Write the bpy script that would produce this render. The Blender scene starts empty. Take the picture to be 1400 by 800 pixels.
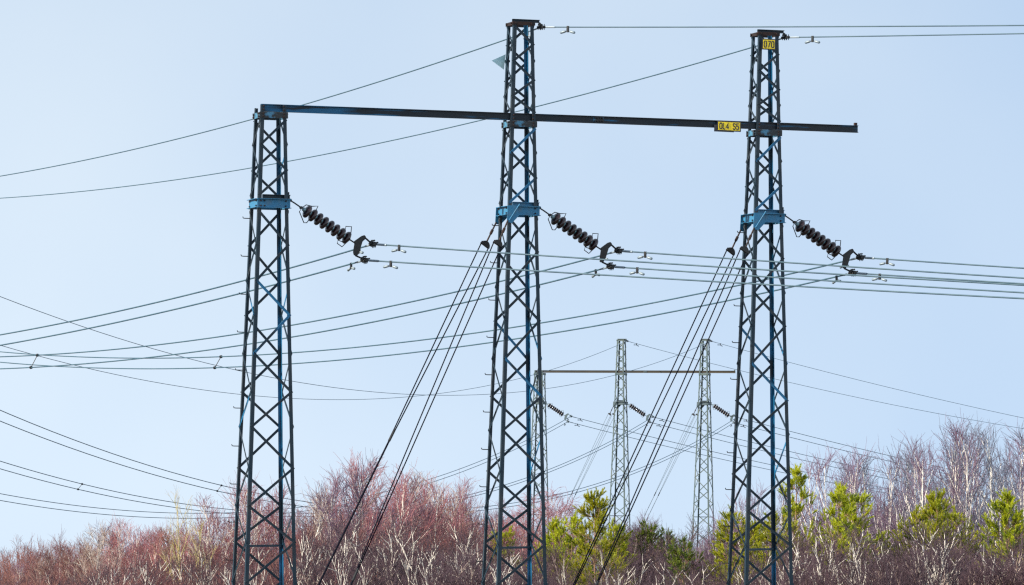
import bpy, math, random
import numpy as np
from math import radians, sin, cos, pi, sqrt, atan2

SC = bpy.context.scene
COL = SC.collection
RNG = np.random.default_rng(11)
random.seed(7)

# ------------------------------------------------------------------ camera
cam_data = bpy.data.cameras.new("camera")
cam = bpy.data.objects.new("camera", cam_data)
COL.objects.link(cam)
cam_data.sensor_width = 36.0
cam_data.lens = 36.0 * 6500.0 / 1400.0
cam_data.clip_start = 0.5
cam_data.clip_end = 9000.0
PITCH, ROLL, EYE = math.atan(265.0 / 6500.0), 0.0112, 7.5
from mathutils import Matrix, Vector
fw = Vector((0, cos(PITCH), sin(PITCH))); rt = Vector((1, 0, 0)); up = rt.cross(fw)
r2 = cos(ROLL) * rt + sin(ROLL) * up
u2 = -sin(ROLL) * rt + cos(ROLL) * up
cam.matrix_world = Matrix(((r2.x, u2.x, -fw.x, 0), (r2.y, u2.y, -fw.y, 0), (r2.z, u2.z, -fw.z, EYE), (0, 0, 0, 1)))
SC.camera = cam

# ------------------------------------------------------------------ light
SUN_EL = radians(30)
SUN_AZ = Vector((-0.93, -0.37))                 # plan direction towards the sun: left, a little behind the camera
to_sun = Vector((SUN_AZ.x, SUN_AZ.y, 0)).normalized() * cos(SUN_EL) + Vector((0, 0, sin(SUN_EL)))
sun_data = bpy.data.lights.new("sun", 'SUN')
sun_data.energy = 3.5
sun_data.angle = radians(0.53)
sun_data.color = (1.0, 0.92, 0.79)
sun = bpy.data.objects.new("sun", sun_data)
COL.objects.link(sun)
sun.rotation_euler = to_sun.to_track_quat('Z', 'Y').to_euler()
sun.location = (-60, -30, 60)

world = bpy.data.worlds.new("World")
SC.world = world
world.use_nodes = True
wn, wl = world.node_tree.nodes, world.node_tree.links
wn.clear()
sky = wn.new('ShaderNodeTexSky')
sky.sky_type = 'NISHITA'
sky.sun_disc = False
sky.sun_elevation = SUN_EL
sky.sun_rotation = -math.atan2(SUN_AZ.x, SUN_AZ.y)
sky.altitude = 0
sky.air_density = 1.0
sky.dust_density = 0.5
sky.ozone_density = 1.5
# the air is clear down to the ground: the sky colour near the horizon is read a little higher up, and goes on below eye level
tco = wn.new('ShaderNodeTexCoord'); sep = wn.new('ShaderNodeSeparateXYZ'); cmb = wn.new('ShaderNodeCombineXYZ'); rem = wn.new('ShaderNodeMapRange')
rem.inputs[1].default_value = 0.0; rem.inputs[2].default_value = 1.0; rem.inputs[3].default_value = 0.48; rem.inputs[4].default_value = 1.0
wl.new(tco.outputs['Generated'], sep.inputs[0]); wl.new(sep.outputs[0], cmb.inputs[0]); wl.new(sep.outputs[1], cmb.inputs[1])
wl.new(sep.outputs[2], rem.inputs[0]); wl.new(rem.outputs[0], cmb.inputs[2]); wl.new(cmb.outputs[0], sky.inputs[0])
# a thin veil of high cloud, paler towards the sun's side and uneven, clearer away from it
clear = wn.new('ShaderNodeHueSaturation'); clear.inputs['Saturation'].default_value = 0.66; clear.inputs['Value'].default_value = 0.95
pale = wn.new('ShaderNodeHueSaturation'); pale.inputs['Saturation'].default_value = 0.34; pale.inputs['Value'].default_value = 1.03
dot = wn.new('ShaderNodeVectorMath'); dot.operation = 'DOT_PRODUCT'; dot.inputs[1].default_value = (SUN_AZ.x, SUN_AZ.y, 0)
azi = wn.new('ShaderNodeMapRange'); azi.inputs[1].default_value = -0.50; azi.inputs[2].default_value = -0.36; azi.inputs[3].default_value = -0.12; azi.inputs[4].default_value = 0.44
vns = wn.new('ShaderNodeTexNoise'); vns.inputs['Scale'].default_value = 7.0; vns.inputs['Detail'].default_value = 4.0; vns.inputs['Roughness'].default_value = 0.45
vnr = wn.new('ShaderNodeMapRange'); vnr.inputs[1].default_value = 0.3; vnr.inputs[2].default_value = 0.7; vnr.inputs[3].default_value = -0.20; vnr.inputs[4].default_value = 0.30
vad = wn.new('ShaderNodeMath'); vad.operation = 'ADD'; vad.use_clamp = True
veil = wn.new('ShaderNodeMix'); veil.data_type = 'RGBA'
grn = wn.new('ShaderNodeMix'); grn.data_type = 'RGBA'; grn.blend_type = 'MULTIPLY'; grn.inputs[0].default_value = 1.0; grn.inputs[7].default_value = (1.0, 1.04, 0.99, 1)
wl.new(tco.outputs['Generated'], dot.inputs[0]); wl.new(dot.outputs['Value'], azi.inputs[0])
wl.new(tco.outputs['Generated'], vns.inputs['Vector']); wl.new(vns.outputs[0], vnr.inputs[0])
wl.new(azi.outputs[0], vad.inputs[0]); wl.new(vnr.outputs[0], vad.inputs[1]); wl.new(vad.outputs[0], veil.inputs[0])
bg = wn.new('ShaderNodeBackground'); bg.inputs['Strength'].default_value = 0.13
wo = wn.new('ShaderNodeOutputWorld')
wl.new(sky.outputs[0], pale.inputs['Color']); wl.new(sky.outputs[0], clear.inputs['Color'])
wl.new(clear.outputs[0], veil.inputs[6]); wl.new(pale.outputs[0], veil.inputs[7]); wl.new(veil.outputs[2], grn.inputs[6]); wl.new(grn.outputs[2], bg.inputs['Color']); wl.new(bg.outputs[0], wo.inputs['Surface'])

SC.view_settings.view_transform = 'Standard'
SC.view_settings.look = 'None'
SC.view_settings.exposure = 1.40
SC.view_settings.gamma = 1.0
SC.view_settings.use_curve_mapping = False
SC.render.engine = 'CYCLES'
SC.cycles.use_denoising = False
SC.cycles.max_bounces = 5
SC.cycles.diffuse_bounces = 2
SC.cycles.glossy_bounces = 2
SC.cycles.transmission_bounces = 2
SC.cycles.volume_bounces = 0
SC.cycles.pixel_filter_type = 'BLACKMAN_HARRIS'
SC.cycles.filter_width = 1.3

# ------------------------------------------------------------------ materials
def pbr(name, base, rough=0.6, metal=0.0, base2=None, scale=3.0, lo=0.42, hi=0.62, stretch=(1, 1, 1), coat=0.0,
        detail=5.0, bump=0.0, transl=0.0, vary=0.0, base3=None, spec=0.5):
    m = bpy.data.materials.new(name)
    m.use_nodes = True
    N, L = m.node_tree.nodes, m.node_tree.links
    p = N['Principled BSDF']
    p.inputs['Roughness'].default_value = rough
    p.inputs['Metallic'].default_value = metal
    p.inputs['Specular IOR Level'].default_value = spec
    if coat: p.inputs['Coat Weight'].default_value = coat; p.inputs['Coat Roughness'].default_value = 0.08
    out = None
    if base2 is not None:
        tc = N.new('ShaderNodeTexCoord'); mp = N.new('ShaderNodeMapping'); mp.inputs['Scale'].default_value = stretch
        nz = N.new('ShaderNodeTexNoise'); nz.inputs['Scale'].default_value = scale; nz.inputs['Detail'].default_value = detail
        cr = N.new('ShaderNodeValToRGB')
        cr.color_ramp.elements[0].position = lo; cr.color_ramp.elements[0].color = (*base, 1)
        cr.color_ramp.elements[1].position = hi; cr.color_ramp.elements[1].color = (*base2, 1)
        if base3 is not None:
            e = cr.color_ramp.elements.new(min(0.98, hi + 0.1)); e.color = (*base3, 1)
        L.new(tc.outputs['Object'], mp.inputs[0]); L.new(mp.outputs[0], nz.inputs['Vector']); L.new(nz.outputs[0], cr.inputs[0])
        out = cr.outputs[0]
        if bump:
            b = N.new('ShaderNodeBump'); b.inputs['Strength'].default_value = bump; b.inputs['Distance'].default_value = 0.01
            L.new(nz.outputs[0], b.inputs['Height']); L.new(b.outputs[0], p.inputs['Normal'])
    if vary:
        oi = N.new('ShaderNodeObjectInfo')
        hs = N.new('ShaderNodeHueSaturation')
        mr = N.new('ShaderNodeMapRange'); mr.inputs[3].default_value = 1 - vary; mr.inputs[4].default_value = 1 + vary
        mh = N.new('ShaderNodeMapRange'); mh.inputs[3].default_value = 0.5 - vary * 0.06; mh.inputs[4].default_value = 0.5 + vary * 0.06
        L.new(oi.outputs['Random'], mr.inputs[0]); L.new(oi.outputs['Random'], mh.inputs[0])
        L.new(mr.outputs[0], hs.inputs['Value']); L.new(mh.outputs[0], hs.inputs['Hue'])
        if out is not None: L.new(out, hs.inputs['Color'])
        else: hs.inputs['Color'].default_value = (*base, 1)
        out = hs.outputs[0]
    if out is not None: L.new(out, p.inputs['Base Color'])
    else: p.inputs['Base Color'].default_value = (*base, 1)
    if transl:
        t = N.new('ShaderNodeBsdfTranslucent'); mx = N.new('ShaderNodeMixShader'); mx.inputs[0].default_value = transl
        if out is not None: L.new(out, t.inputs[0])
        else: t.inputs[0].default_value = (*base, 1)
        L.new(p.outputs[0], mx.inputs[1]); L.new(t.outputs[0], mx.inputs[2])
        L.new(mx.outputs[0], N['Material Output'].inputs[0])
    return m

M = {}
M['steel'] = pbr('weathered_steel', (0.011, 0.026, 0.041), 0.5, 0.0, (0.036, 0.042, 0.048), 5, 0.44, 0.74, (1, 1, 0.35), spec=0.2)
M['steel_sky_blue'] = pbr('sky_tinted_steel', (0.012, 0.125, 0.26), 0.5, 0.0, (0.008, 0.022, 0.036), 3.0, 0.47, 0.60, (1, 1, 0.35), spec=0.3)  # blue sky reflection put into the steel colour, broken by dark patches
M['arm_sky_blue'] = pbr('sky_tinted_channel', (0.024, 0.15, 0.28), 0.5, 0.0, (0.07, 0.14, 0.20), 7, 0.50, 0.74, base3=(0.05, 0.045, 0.04), spec=0.3)  # sky-reflected blue put into the channel colour, with worn grey patches
M['collar'] = pbr('patchy_blue_collar', (0.018, 0.022, 0.026), 0.55, 0.0, (0.05, 0.17, 0.28), 6, 0.52, 0.64, spec=0.3)  # dark collar colour with random blue patches
M['beam_dark'] = pbr('dark_beam_steel', (0.007, 0.014, 0.022), 0.5, 0.0, (0.016, 0.020, 0.026), 2.0, 0.4, 0.65, (0.3, 1, 1), spec=0.22)
M['hazed_galvanised'] = pbr('hazed_grey_green_steel', (0.070, 0.105, 0.108), 0.6, 0.0, (0.115, 0.14, 0.132), 4, 0.42, 0.66, (1, 1, 0.4), spec=0.3)  # grey-green far steel, its colour paled to stand in for haze
M['hazed_galvanised_dark'] = pbr('hazed_weathered_steel', (0.055, 0.085, 0.10), 0.6, 0.0, (0.10, 0.125, 0.135), 4, 0.42, 0.66, (1, 1, 0.4), spec=0.3)  # darker far steel, distance haze put into its colour too
M['disc_hazed'] = pbr('hazed_grey_porcelain', (0.030, 0.026, 0.034), 0.25, 0.0, (0.045, 0.038, 0.046), 6, coat=0.3)  # far discs, greyed in colour to stand in for haze
M['brown_steel'] = pbr('brown_weathered_beam', (0.030, 0.028, 0.022), 0.6, 0.0, (0.05, 0.042, 0.030), 2, 0.4, 0.65, (0.3, 1, 1), spec=0.25)
def beam_paint():
    """dark steel whose old blue paint is nearly whole at the left end and survives as streaks further along"""
    m = pbr('beam_steel_with_old_blue_paint', (0.007, 0.014, 0.022), 0.5, 0.0, (0.016, 0.020, 0.026), 2.0, 0.4, 0.65, (0.3, 1, 1), spec=0.22)
    N, L = m.node_tree.nodes, m.node_tree.links; p = N['Principled BSDF']; old = p.inputs['Base Color'].links[0].from_socket
    tc = N.new('ShaderNodeTexCoord'); sx = N.new('ShaderNodeSeparateXYZ'); g = N.new('ShaderNodeMapRange'); mp = N.new('ShaderNodeMapping'); nz = N.new('ShaderNodeTexNoise')
    g.inputs[1].default_value = -3.4; g.inputs[2].default_value = -2.2; g.inputs[3].default_value = 0.22; g.inputs[4].default_value = 0.03
    mp.inputs['Scale'].default_value = (0.8, 2, 9); nz.inputs['Scale'].default_value = 1.7; nz.inputs['Detail'].default_value = 5
    ad = N.new('ShaderNodeMath'); cr = N.new('ShaderNodeValToRGB'); mx = N.new('ShaderNodeMix'); mx.data_type = 'RGBA'
    cr.color_ramp.elements[0].position = 0.60; cr.color_ramp.elements[1].position = 0.72
    mx.inputs[7].default_value = (0.010, 0.090, 0.185, 1)
    L.new(tc.outputs['Object'], sx.inputs[0]); L.new(sx.outputs[0], g.inputs[0]); L.new(tc.outputs['Object'], mp.inputs[0]); L.new(mp.outputs[0], nz.inputs['Vector'])
    L.new(g.outputs[0], ad.inputs[0]); L.new(nz.outputs[0], ad.inputs[1]); L.new(ad.outputs[0], cr.inputs[0]); L.new(cr.outputs[0], mx.inputs[0]); L.new(old, mx.inputs[6]); L.new(mx.outputs[2], p.inputs['Base Color'])
    return m
M['beam_blue'] = beam_paint()
M['rust'] = pbr('rusty_iron', (0.034, 0.016, 0.013), 0.7, 0.0, (0.014, 0.012, 0.013), 12, spec=0.25)
M['iron'] = pbr('dark_iron', (0.006, 0.008, 0.011), 0.5, 0.0, (0.016, 0.017, 0.019), 14, spec=0.25)
M['porcelain'] = pbr('brown_glazed_porcelain', (0.015, 0.0055, 0.0075), 0.16, 0.0, (0.026, 0.010, 0.011), 6, coat=0.3, spec=0.45)
M['cap'] = pbr('zinc_cap', (0.10, 0.19, 0.22), 0.45, 0.3, (0.16, 0.24, 0.27), 9)
M['wire'] = pbr('weathered_conductor', (0.035, 0.080, 0.115), 0.5, 0.0, (0.05, 0.10, 0.13), 3, spec=0.3)
M['rod'] = pbr('pale_armour_rod', (0.22, 0.28, 0.33), 0.5, 0.3, (0.28, 0.33, 0.37), 8)
M['damper'] = pbr('grey_damper_weight', (0.16, 0.21, 0.25), 0.5, 0.2, (0.24, 0.28, 0.30), 10)
M['cable'] = pbr('dark_stay_cable', (0.005, 0.006, 0.012), 0.85, 0.0, (0.008, 0.008, 0.014), 6, spec=0.05)
M['yellow'] = pbr('yellow_sign_enamel', (0.90, 0.66, 0.0), 0.45, 0.0, (0.84, 0.56, 0.0), 9, 0.45, 0.8)
M['black'] = pbr('black_sign_paint', (0.012, 0.012, 0.016), 0.5, 0.0, (0.02, 0.02, 0.025), 9)
M['plate'] = pbr('pale_aluminium_plate', (0.30, 0.50, 0.58), 0.5, 0.1, (0.38, 0.56, 0.62), 7)
M['bark'] = pbr('birch_bark', (0.10, 0.09, 0.08), 0.7, 0.0, (0.74, 0.68, 0.60), 4, 0.26, 0.36, (2.2, 2.2, 6), vary=0.10)
M['bark_lichen'] = pbr('lichen_covered_bark', (0.42, 0.36, 0.10), 0.8, 0.0, (0.55, 0.47, 0.24), 4, 0.35, 0.6, base3=(0.62, 0.50, 0.03))
M['bark_pine'] = pbr('pine_bark', (0.20, 0.12, 0.07), 0.85, 0.0, (0.30, 0.17, 0.09), 6)
M['bark_brown'] = pbr('brown_branch_bark', (0.20, 0.13, 0.11), 0.8, 0.0, (0.50, 0.39, 0.33), 4, vary=0.12)
M['twig_red'] = pbr('reddish_birch_twig', (0.215, 0.068, 0.090), 0.7, 0.0, (0.35, 0.140, 0.155), 2.0, vary=0.2)
M['twig_purple'] = pbr('purplish_birch_twig', (0.125, 0.070, 0.120), 0.7, 0.0, (0.20, 0.125, 0.180), 2.0, vary=0.2)
M['twig_dark'] = pbr('dark_thicket_twig', (0.046, 0.024, 0.038), 0.75, 0.0, (0.090, 0.048, 0.058), 1.0, 0.38, 0.64, vary=0.32)
M['twig_russet'] = pbr('russet_thicket_twig', (0.125, 0.040, 0.044), 0.75, 0.0, (0.26, 0.105, 0.088), 1.0, 0.38, 0.64, vary=0.32)
M['twig_grey'] = pbr('hazed_grey_twig', (0.13, 0.14, 0.19), 0.75, 0.0, (0.18, 0.18, 0.24), 2.0)  # bluish distance haze put into the twig colour; some nearer birches share it
M['twig_pale'] = pbr('pale_lichen_twig', (0.32, 0.25, 0.14), 0.75, 0.0, (0.40, 0.33, 0.16), 2.0)
M['needle'] = pbr('pine_needles', (0.15, 0.21, 0.010), 0.5, 0.0, (0.50, 0.50, 0.024), 2.4, 0.34, 0.58, transl=0.45, vary=0.18)
M['needle_dark'] = pbr('dark_pine_needles', (0.08, 0.13, 0.018), 0.5, 0.0, (0.21, 0.25, 0.025), 2.2, 0.36, 0.66, transl=0.35)
M['heath'] = pbr('dry_heath', (0.060, 0.058, 0.045), 0.95, 0.0, (0.045, 0.042, 0.035), 0.08, 0.35, 0.65, detail=9)

# ------------------------------------------------------------------ mesh helpers
def mesh_of(name, V, F, mats, smooth=False, mi=None):
    V = np.asarray(V, np.float32).reshape(-1, 3); F = np.asarray(F, np.int32)
    me = bpy.data.meshes.new(name)
    n, k = F.shape
    me.vertices.add(len(V)); me.vertices.foreach_set('co', V.ravel())
    me.loops.add(n * k); me.loops.foreach_set('vertex_index', F.ravel())
    me.polygons.add(n); me.polygons.foreach_set('loop_start', np.arange(0, n * k, k, dtype=np.int32))
    if mi is not None: me.polygons.foreach_set('material_index', np.asarray(mi, np.int32))
    if smooth: me.polygons.foreach_set('use_smooth', np.ones(n, bool))
    for m in (mats if isinstance(mats, (list, tuple)) else [mats]): me.materials.append(m)
    me.update(calc_edges=True)
    me.validate(clean_customdata=False)
    return me

class MB:
    """collects quads / polygons and links them as one mesh object"""
    def __init__(s): s.v = []; s.f = []
    def add(s, V, F):
        o = len(s.v); s.v += [tuple(map(float, p)) for p in V]; s.f += [tuple(i + o for i in f) for f in F]; return s
    def box(s, x0, x1, y0, y1, z0, z1):
        V = [(x, y, z) for x in (x0, x1) for y in (y0, y1) for z in (z0, z1)]
        return s.add(V, [(0, 1, 3, 2), (4, 6, 7, 5), (0, 4, 5, 1), (2, 3, 7, 6), (0, 2, 6, 4), (1, 5, 7, 3)])
    def prism(s, prof, p, q, ax, ay):
        """profile (a, b) extruded from p to q, a along ax, b along ay"""
        p, q, ax, ay = (np.asarray(t, float) for t in (p, q, ax, ay)); n = len(prof)
        V = [p + a * ax + b * ay for a, b in prof] + [q + a * ax + b * ay for a, b in prof]
        F = [(i, (i + 1) % n, n + (i + 1) % n, n + i) for i in range(n)] + [tuple(range(n))[::-1], tuple(range(n, 2 * n))]
        return s.add(V, F)
    def tube(s, pts, r, sides=6, cap=True):
        V, F = tube_arrays(np.asarray([pts], float), np.full((1, len(pts)), r) if np.isscalar(r) else np.asarray([r], float), sides)
        s.add(V, [tuple(f) for f in F])
        if cap:
            o = len(s.v) - len(V); s.f.append(tuple(o + i for i in range(sides))[::-1]); s.f.append(tuple(len(s.v) - sides + i for i in range(sides)))
        return s
    def lathe(s, prof, p, d, sides=20):
        """profile (t along d, radius) turned about the axis p + t d"""
        p, d = np.asarray(p, float), np.asarray(d, float); d = d / np.linalg.norm(d)
        a = np.cross(d, (0, 0, 1.0) if abs(d[2]) < 0.9 else (1.0, 0, 0)); a /= np.linalg.norm(a); b = np.cross(d, a)
        V = [p + t * d + r * (cos(2 * pi * k / sides) * a + sin(2 * pi * k / sides) * b) for t, r in prof for k in range(sides)]
        n = len(prof)
        F = [(i * sides + k, i * sides + (k + 1) % sides, (i + 1) * sides + (k + 1) % sides, (i + 1) * sides + k) for i in range(n - 1) for k in range(sides)]
        F += [tuple(range(sides))[::-1], tuple((n - 1) * sides + k for k in range(sides))]
        return s.add(V, F)
    def build(s, name, mat, parent=None, smooth=False):
        me = bpy.data.meshes.new(name); me.from_pydata(s.v, [], s.f); me.materials.append(mat)
        if smooth:
            for p in me.polygons: p.use_smooth = True
        return link(name, me, parent)

def tube_arrays(P, R, sides):
    """many tubes at once: P (N,K,3) centre lines, R (N,K) radii -> vertices and quads"""
    N, K, _ = P.shape
    T = np.gradient(P, axis=1)
    T /= np.linalg.norm(T, axis=2, keepdims=True) + 1e-9
    D = P[:, -1] - P[:, 0]
    ref = np.where((np.abs(D[:, 2]) > 0.8 * np.linalg.norm(D, axis=1))[:, None], np.array([1.0, 0.13, 0.05]), np.array([0.05, 0.1, 1.0]))
    A = np.cross(T, ref[:, None, :]); A /= np.linalg.norm(A, axis=2, keepdims=True) + 1e-9
    B = np.cross(T, A)
    ang = np.arange(sides) * 2 * pi / sides
    V = P[:, :, None, :] + R[:, :, None, None] * (np.cos(ang)[None, None, :, None] * A[:, :, None, :] + np.sin(ang)[None, None, :, None] * B[:, :, None, :])
    V = V.reshape(-1, 3)
    n = np.arange(N)[:, None, None] * (K * sides); k = np.arange(K - 1)[None, :, None] * sides; j = np.arange(sides)[None, None, :]; j2 = (j + 1) % sides
    F = np.stack([n + k + j, n + k + j2, n + k + sides + j2, n + k + sides + j], -1).reshape(-1, 4)
    return V, F

def link(name, me, parent=None):
    o = bpy.data.objects.new(name, me); COL.objects.link(o)
    if parent is not None: o.parent = parent
    return o

def tag(o, label=None, cat=None, group=None, kind=None):
    if label: o['label'] = label
    if cat: o['category'] = cat
    if group: o['group'] = group
    if kind: o['kind'] = kind
    return o

def thing(name, label, cat, loc=(0, 0, 0), rz=0.0, group=None):
    o = bpy.data.objects.new(name, None); COL.objects.link(o)
    o.empty_display_size = 0.3; o.location = loc; o.rotation_euler = (0, 0, rz)
    return tag(o, label, cat, group)

def copy_tree(o, parent=None):
    c = o.copy(); COL.objects.link(c)
    if parent is not None: c.parent = parent
    for ch in o.children: copy_tree(ch, c)
    return c

# ------------------------------------------------------------------ ground
def make_ground():
    xs = np.concatenate([np.linspace(-6000, -120, 14), np.linspace(-100, 100, 41), np.linspace(120, 6000, 14)])
    ys = np.concatenate([np.linspace(-600, -20, 8), np.linspace(0, 400, 81), np.linspace(430, 8000, 26)])
    X, Y = np.meshgrid(xs, ys, indexing='ij')
    near = np.clip((Y - 120) / 110, 0, 1); near = near * near * (3 - 2 * near)
    rr = np.sqrt(X ** 2 + (Y - 100) ** 2)           # the rise falls away on all sides
    Z = -0.024 * np.clip(rr - 270, 0, None) - 0.43 * near + 0.05 * np.sin(X * 0.21 + 1) * np.cos(Y * 0.17) * (np.abs(X) < 120)
    V = np.stack([X, Y, Z], -1).reshape(-1, 3)
    nx, ny = len(xs), len(ys)
    i, j = np.meshgrid(np.arange(nx - 1), np.arange(ny - 1), indexing='ij')
    a = i * ny + j
    F = np.stack([a, a + ny, a + ny + 1, a + 1], -1).reshape(-1, 4)
    tag(link('ground', mesh_of('ground', V, F, M['heath'], True)), kind='structure')
make_ground()

# ------------------------------------------------------------------ lattice masts
ARM_Z = 12.60
def side(z): return float(np.interp(z, [0, 6.44, 12.27, 14.2, 16.07], [1.28, 0.91, 0.575, 0.474, 0.383]))
def zof(py): return 16.074 - (py - 26) * 0.013404      # metres up the mast for a height read off the middle mast
SEC_TOP = [zof(p) for p in (37, 62, 85, 111, 133, 155)]
SEC_MID = [zof(p) for p in (178, 211, 245, 279)]
SEC_LOW = [zof(p) for p in (301, 346, 394, 440, 492, 543, 590, 645, 696, 744, 798)]
while SEC_LOW[-1] > 0.9: SEC_LOW.append(SEC_LOW[-1] - 0.72)
SEC_LOW[-1] = 0.12
BEAM_TOP, BEAM_BOT = zof(156.6), zof(166.6)
CORNER = {'F': (-1, -1), 'R': (1, -1), 'B': (1, 1), 'L': (-1, 1)}
FACES = [('F', 'R', (0, -1)), ('R', 'B', (1, 0)), ('B', 'L', (0, 1)), ('L', 'F', (-1, 0))]

def corner(c, z, inset=0.0):
    h = side(z) / 2 - inset; sx, sy = CORNER[c]
    return np.array([sx * h, sy * h, z])

def leg(root, c, z0, z1, mat):
    sx, sy = CORNER[c]; w, t = 0.066, 0.009
    prof = [(0, 0), (w, 0), (w, t), (t, t), (t, w), (0, w)]
    zs = [z0] + [z for z in (6.44, 12.27, 14.2) if z0 < z < z1] + [z1]
    mb = MB()
    V = []
    for z in zs:
        p = corner(c, z)
        V += [p + np.array([-sx * a, -sy * b, 0]) for a, b in prof]
    F = [(i * 6 + k, i * 6 + (k + 1) % 6, i * 6 + 6 + (k + 1) % 6, i * 6 + 6 + k) for i in range(len(zs) - 1) for k in range(6)]
    n = len(V); F += [(5, 4, 3, 2, 1, 0), tuple(range(n - 6, n))]
    mb.add(V, F)
    return mb.build('leg', mat, root)

def brace(root, face, za, ca, zb, cb, mat):
    s, e, n = face; n = np.array([n[0], n[1], 0.0])
    p, q = corner(ca, za, 0.02), corner(cb, zb, 0.02)
    off = n * 0.022
    p, q = p + off, q + off
    d = q - p; d /= np.linalg.norm(d)
    p, q = p - d * 0.022, q + d * 0.022
    ax = np.cross(n, d)
    if ax[2] > 0: ax = -ax
    w, t, o = 0.046, 0.006, 0.013
    prof = [(-w / 2, 0), (w / 2, 0), (w / 2, t), (-w / 2 + t, t), (-w / 2 + t, o), (-w / 2, o)]
    MB().prism(prof, p, q, ax, n).build('brace', mat, root)

def bolts_at(pts_n):
    mb = MB()
    for p, n in pts_n: mb.lathe([(0, 0.016), (0.018, 0.016), (0.019, 0.006), (0.03, 0.006)], p, n, 6)
    return mb

def ring_plates(root, name, z0, z1, gap, mat, t=0.010):
    """four flat plates bolted round the outside of the legs"""
    h = side((z0 + z1) / 2) / 2 + gap
    MB().box(-h - 0.02, h + 0.02, -h - t, -h, z0, z1).build(name, mat, root)
    MB().box(-h - 0.02, h + 0.02, h, h + t, z0, z1).build(name, mat, root)
    MB().box(-h - t, -h, -h + 0.001, h - 0.001, z0 + 0.003, z1 - 0.003).build(name, mat, root)
    MB().box(h, h + t, -h + 0.001, h - 0.001, z0 + 0.003, z1 - 0.003).build(name, mat, root)
    P = []
    for zz in (z0 + 0.03, z1 - 0.03):
        for sx in (-1, 1):
            P += [((sx * (h - 0.05), -h - t, zz), (0, -1, 0)), ((sx * (h - 0.05), h + t, zz), (0, 1, 0)),
                  ((-h - t, sx * (h - 0.05), zz), (-1, 0, 0)), ((h + t, sx * (h - 0.05), zz), (1, 0, 0))]
    return P

def channel_profile(w, f, t=0.009):
    """web of height w standing at a = 0, flanges reaching out by f"""
    return [(0, -w / 2), (f, -w / 2), (f, -w / 2 + t), (t, -w / 2 + t), (t, w / 2 - t), (f, w / 2 - t), (f, w / 2), (0, w / 2)]

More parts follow.
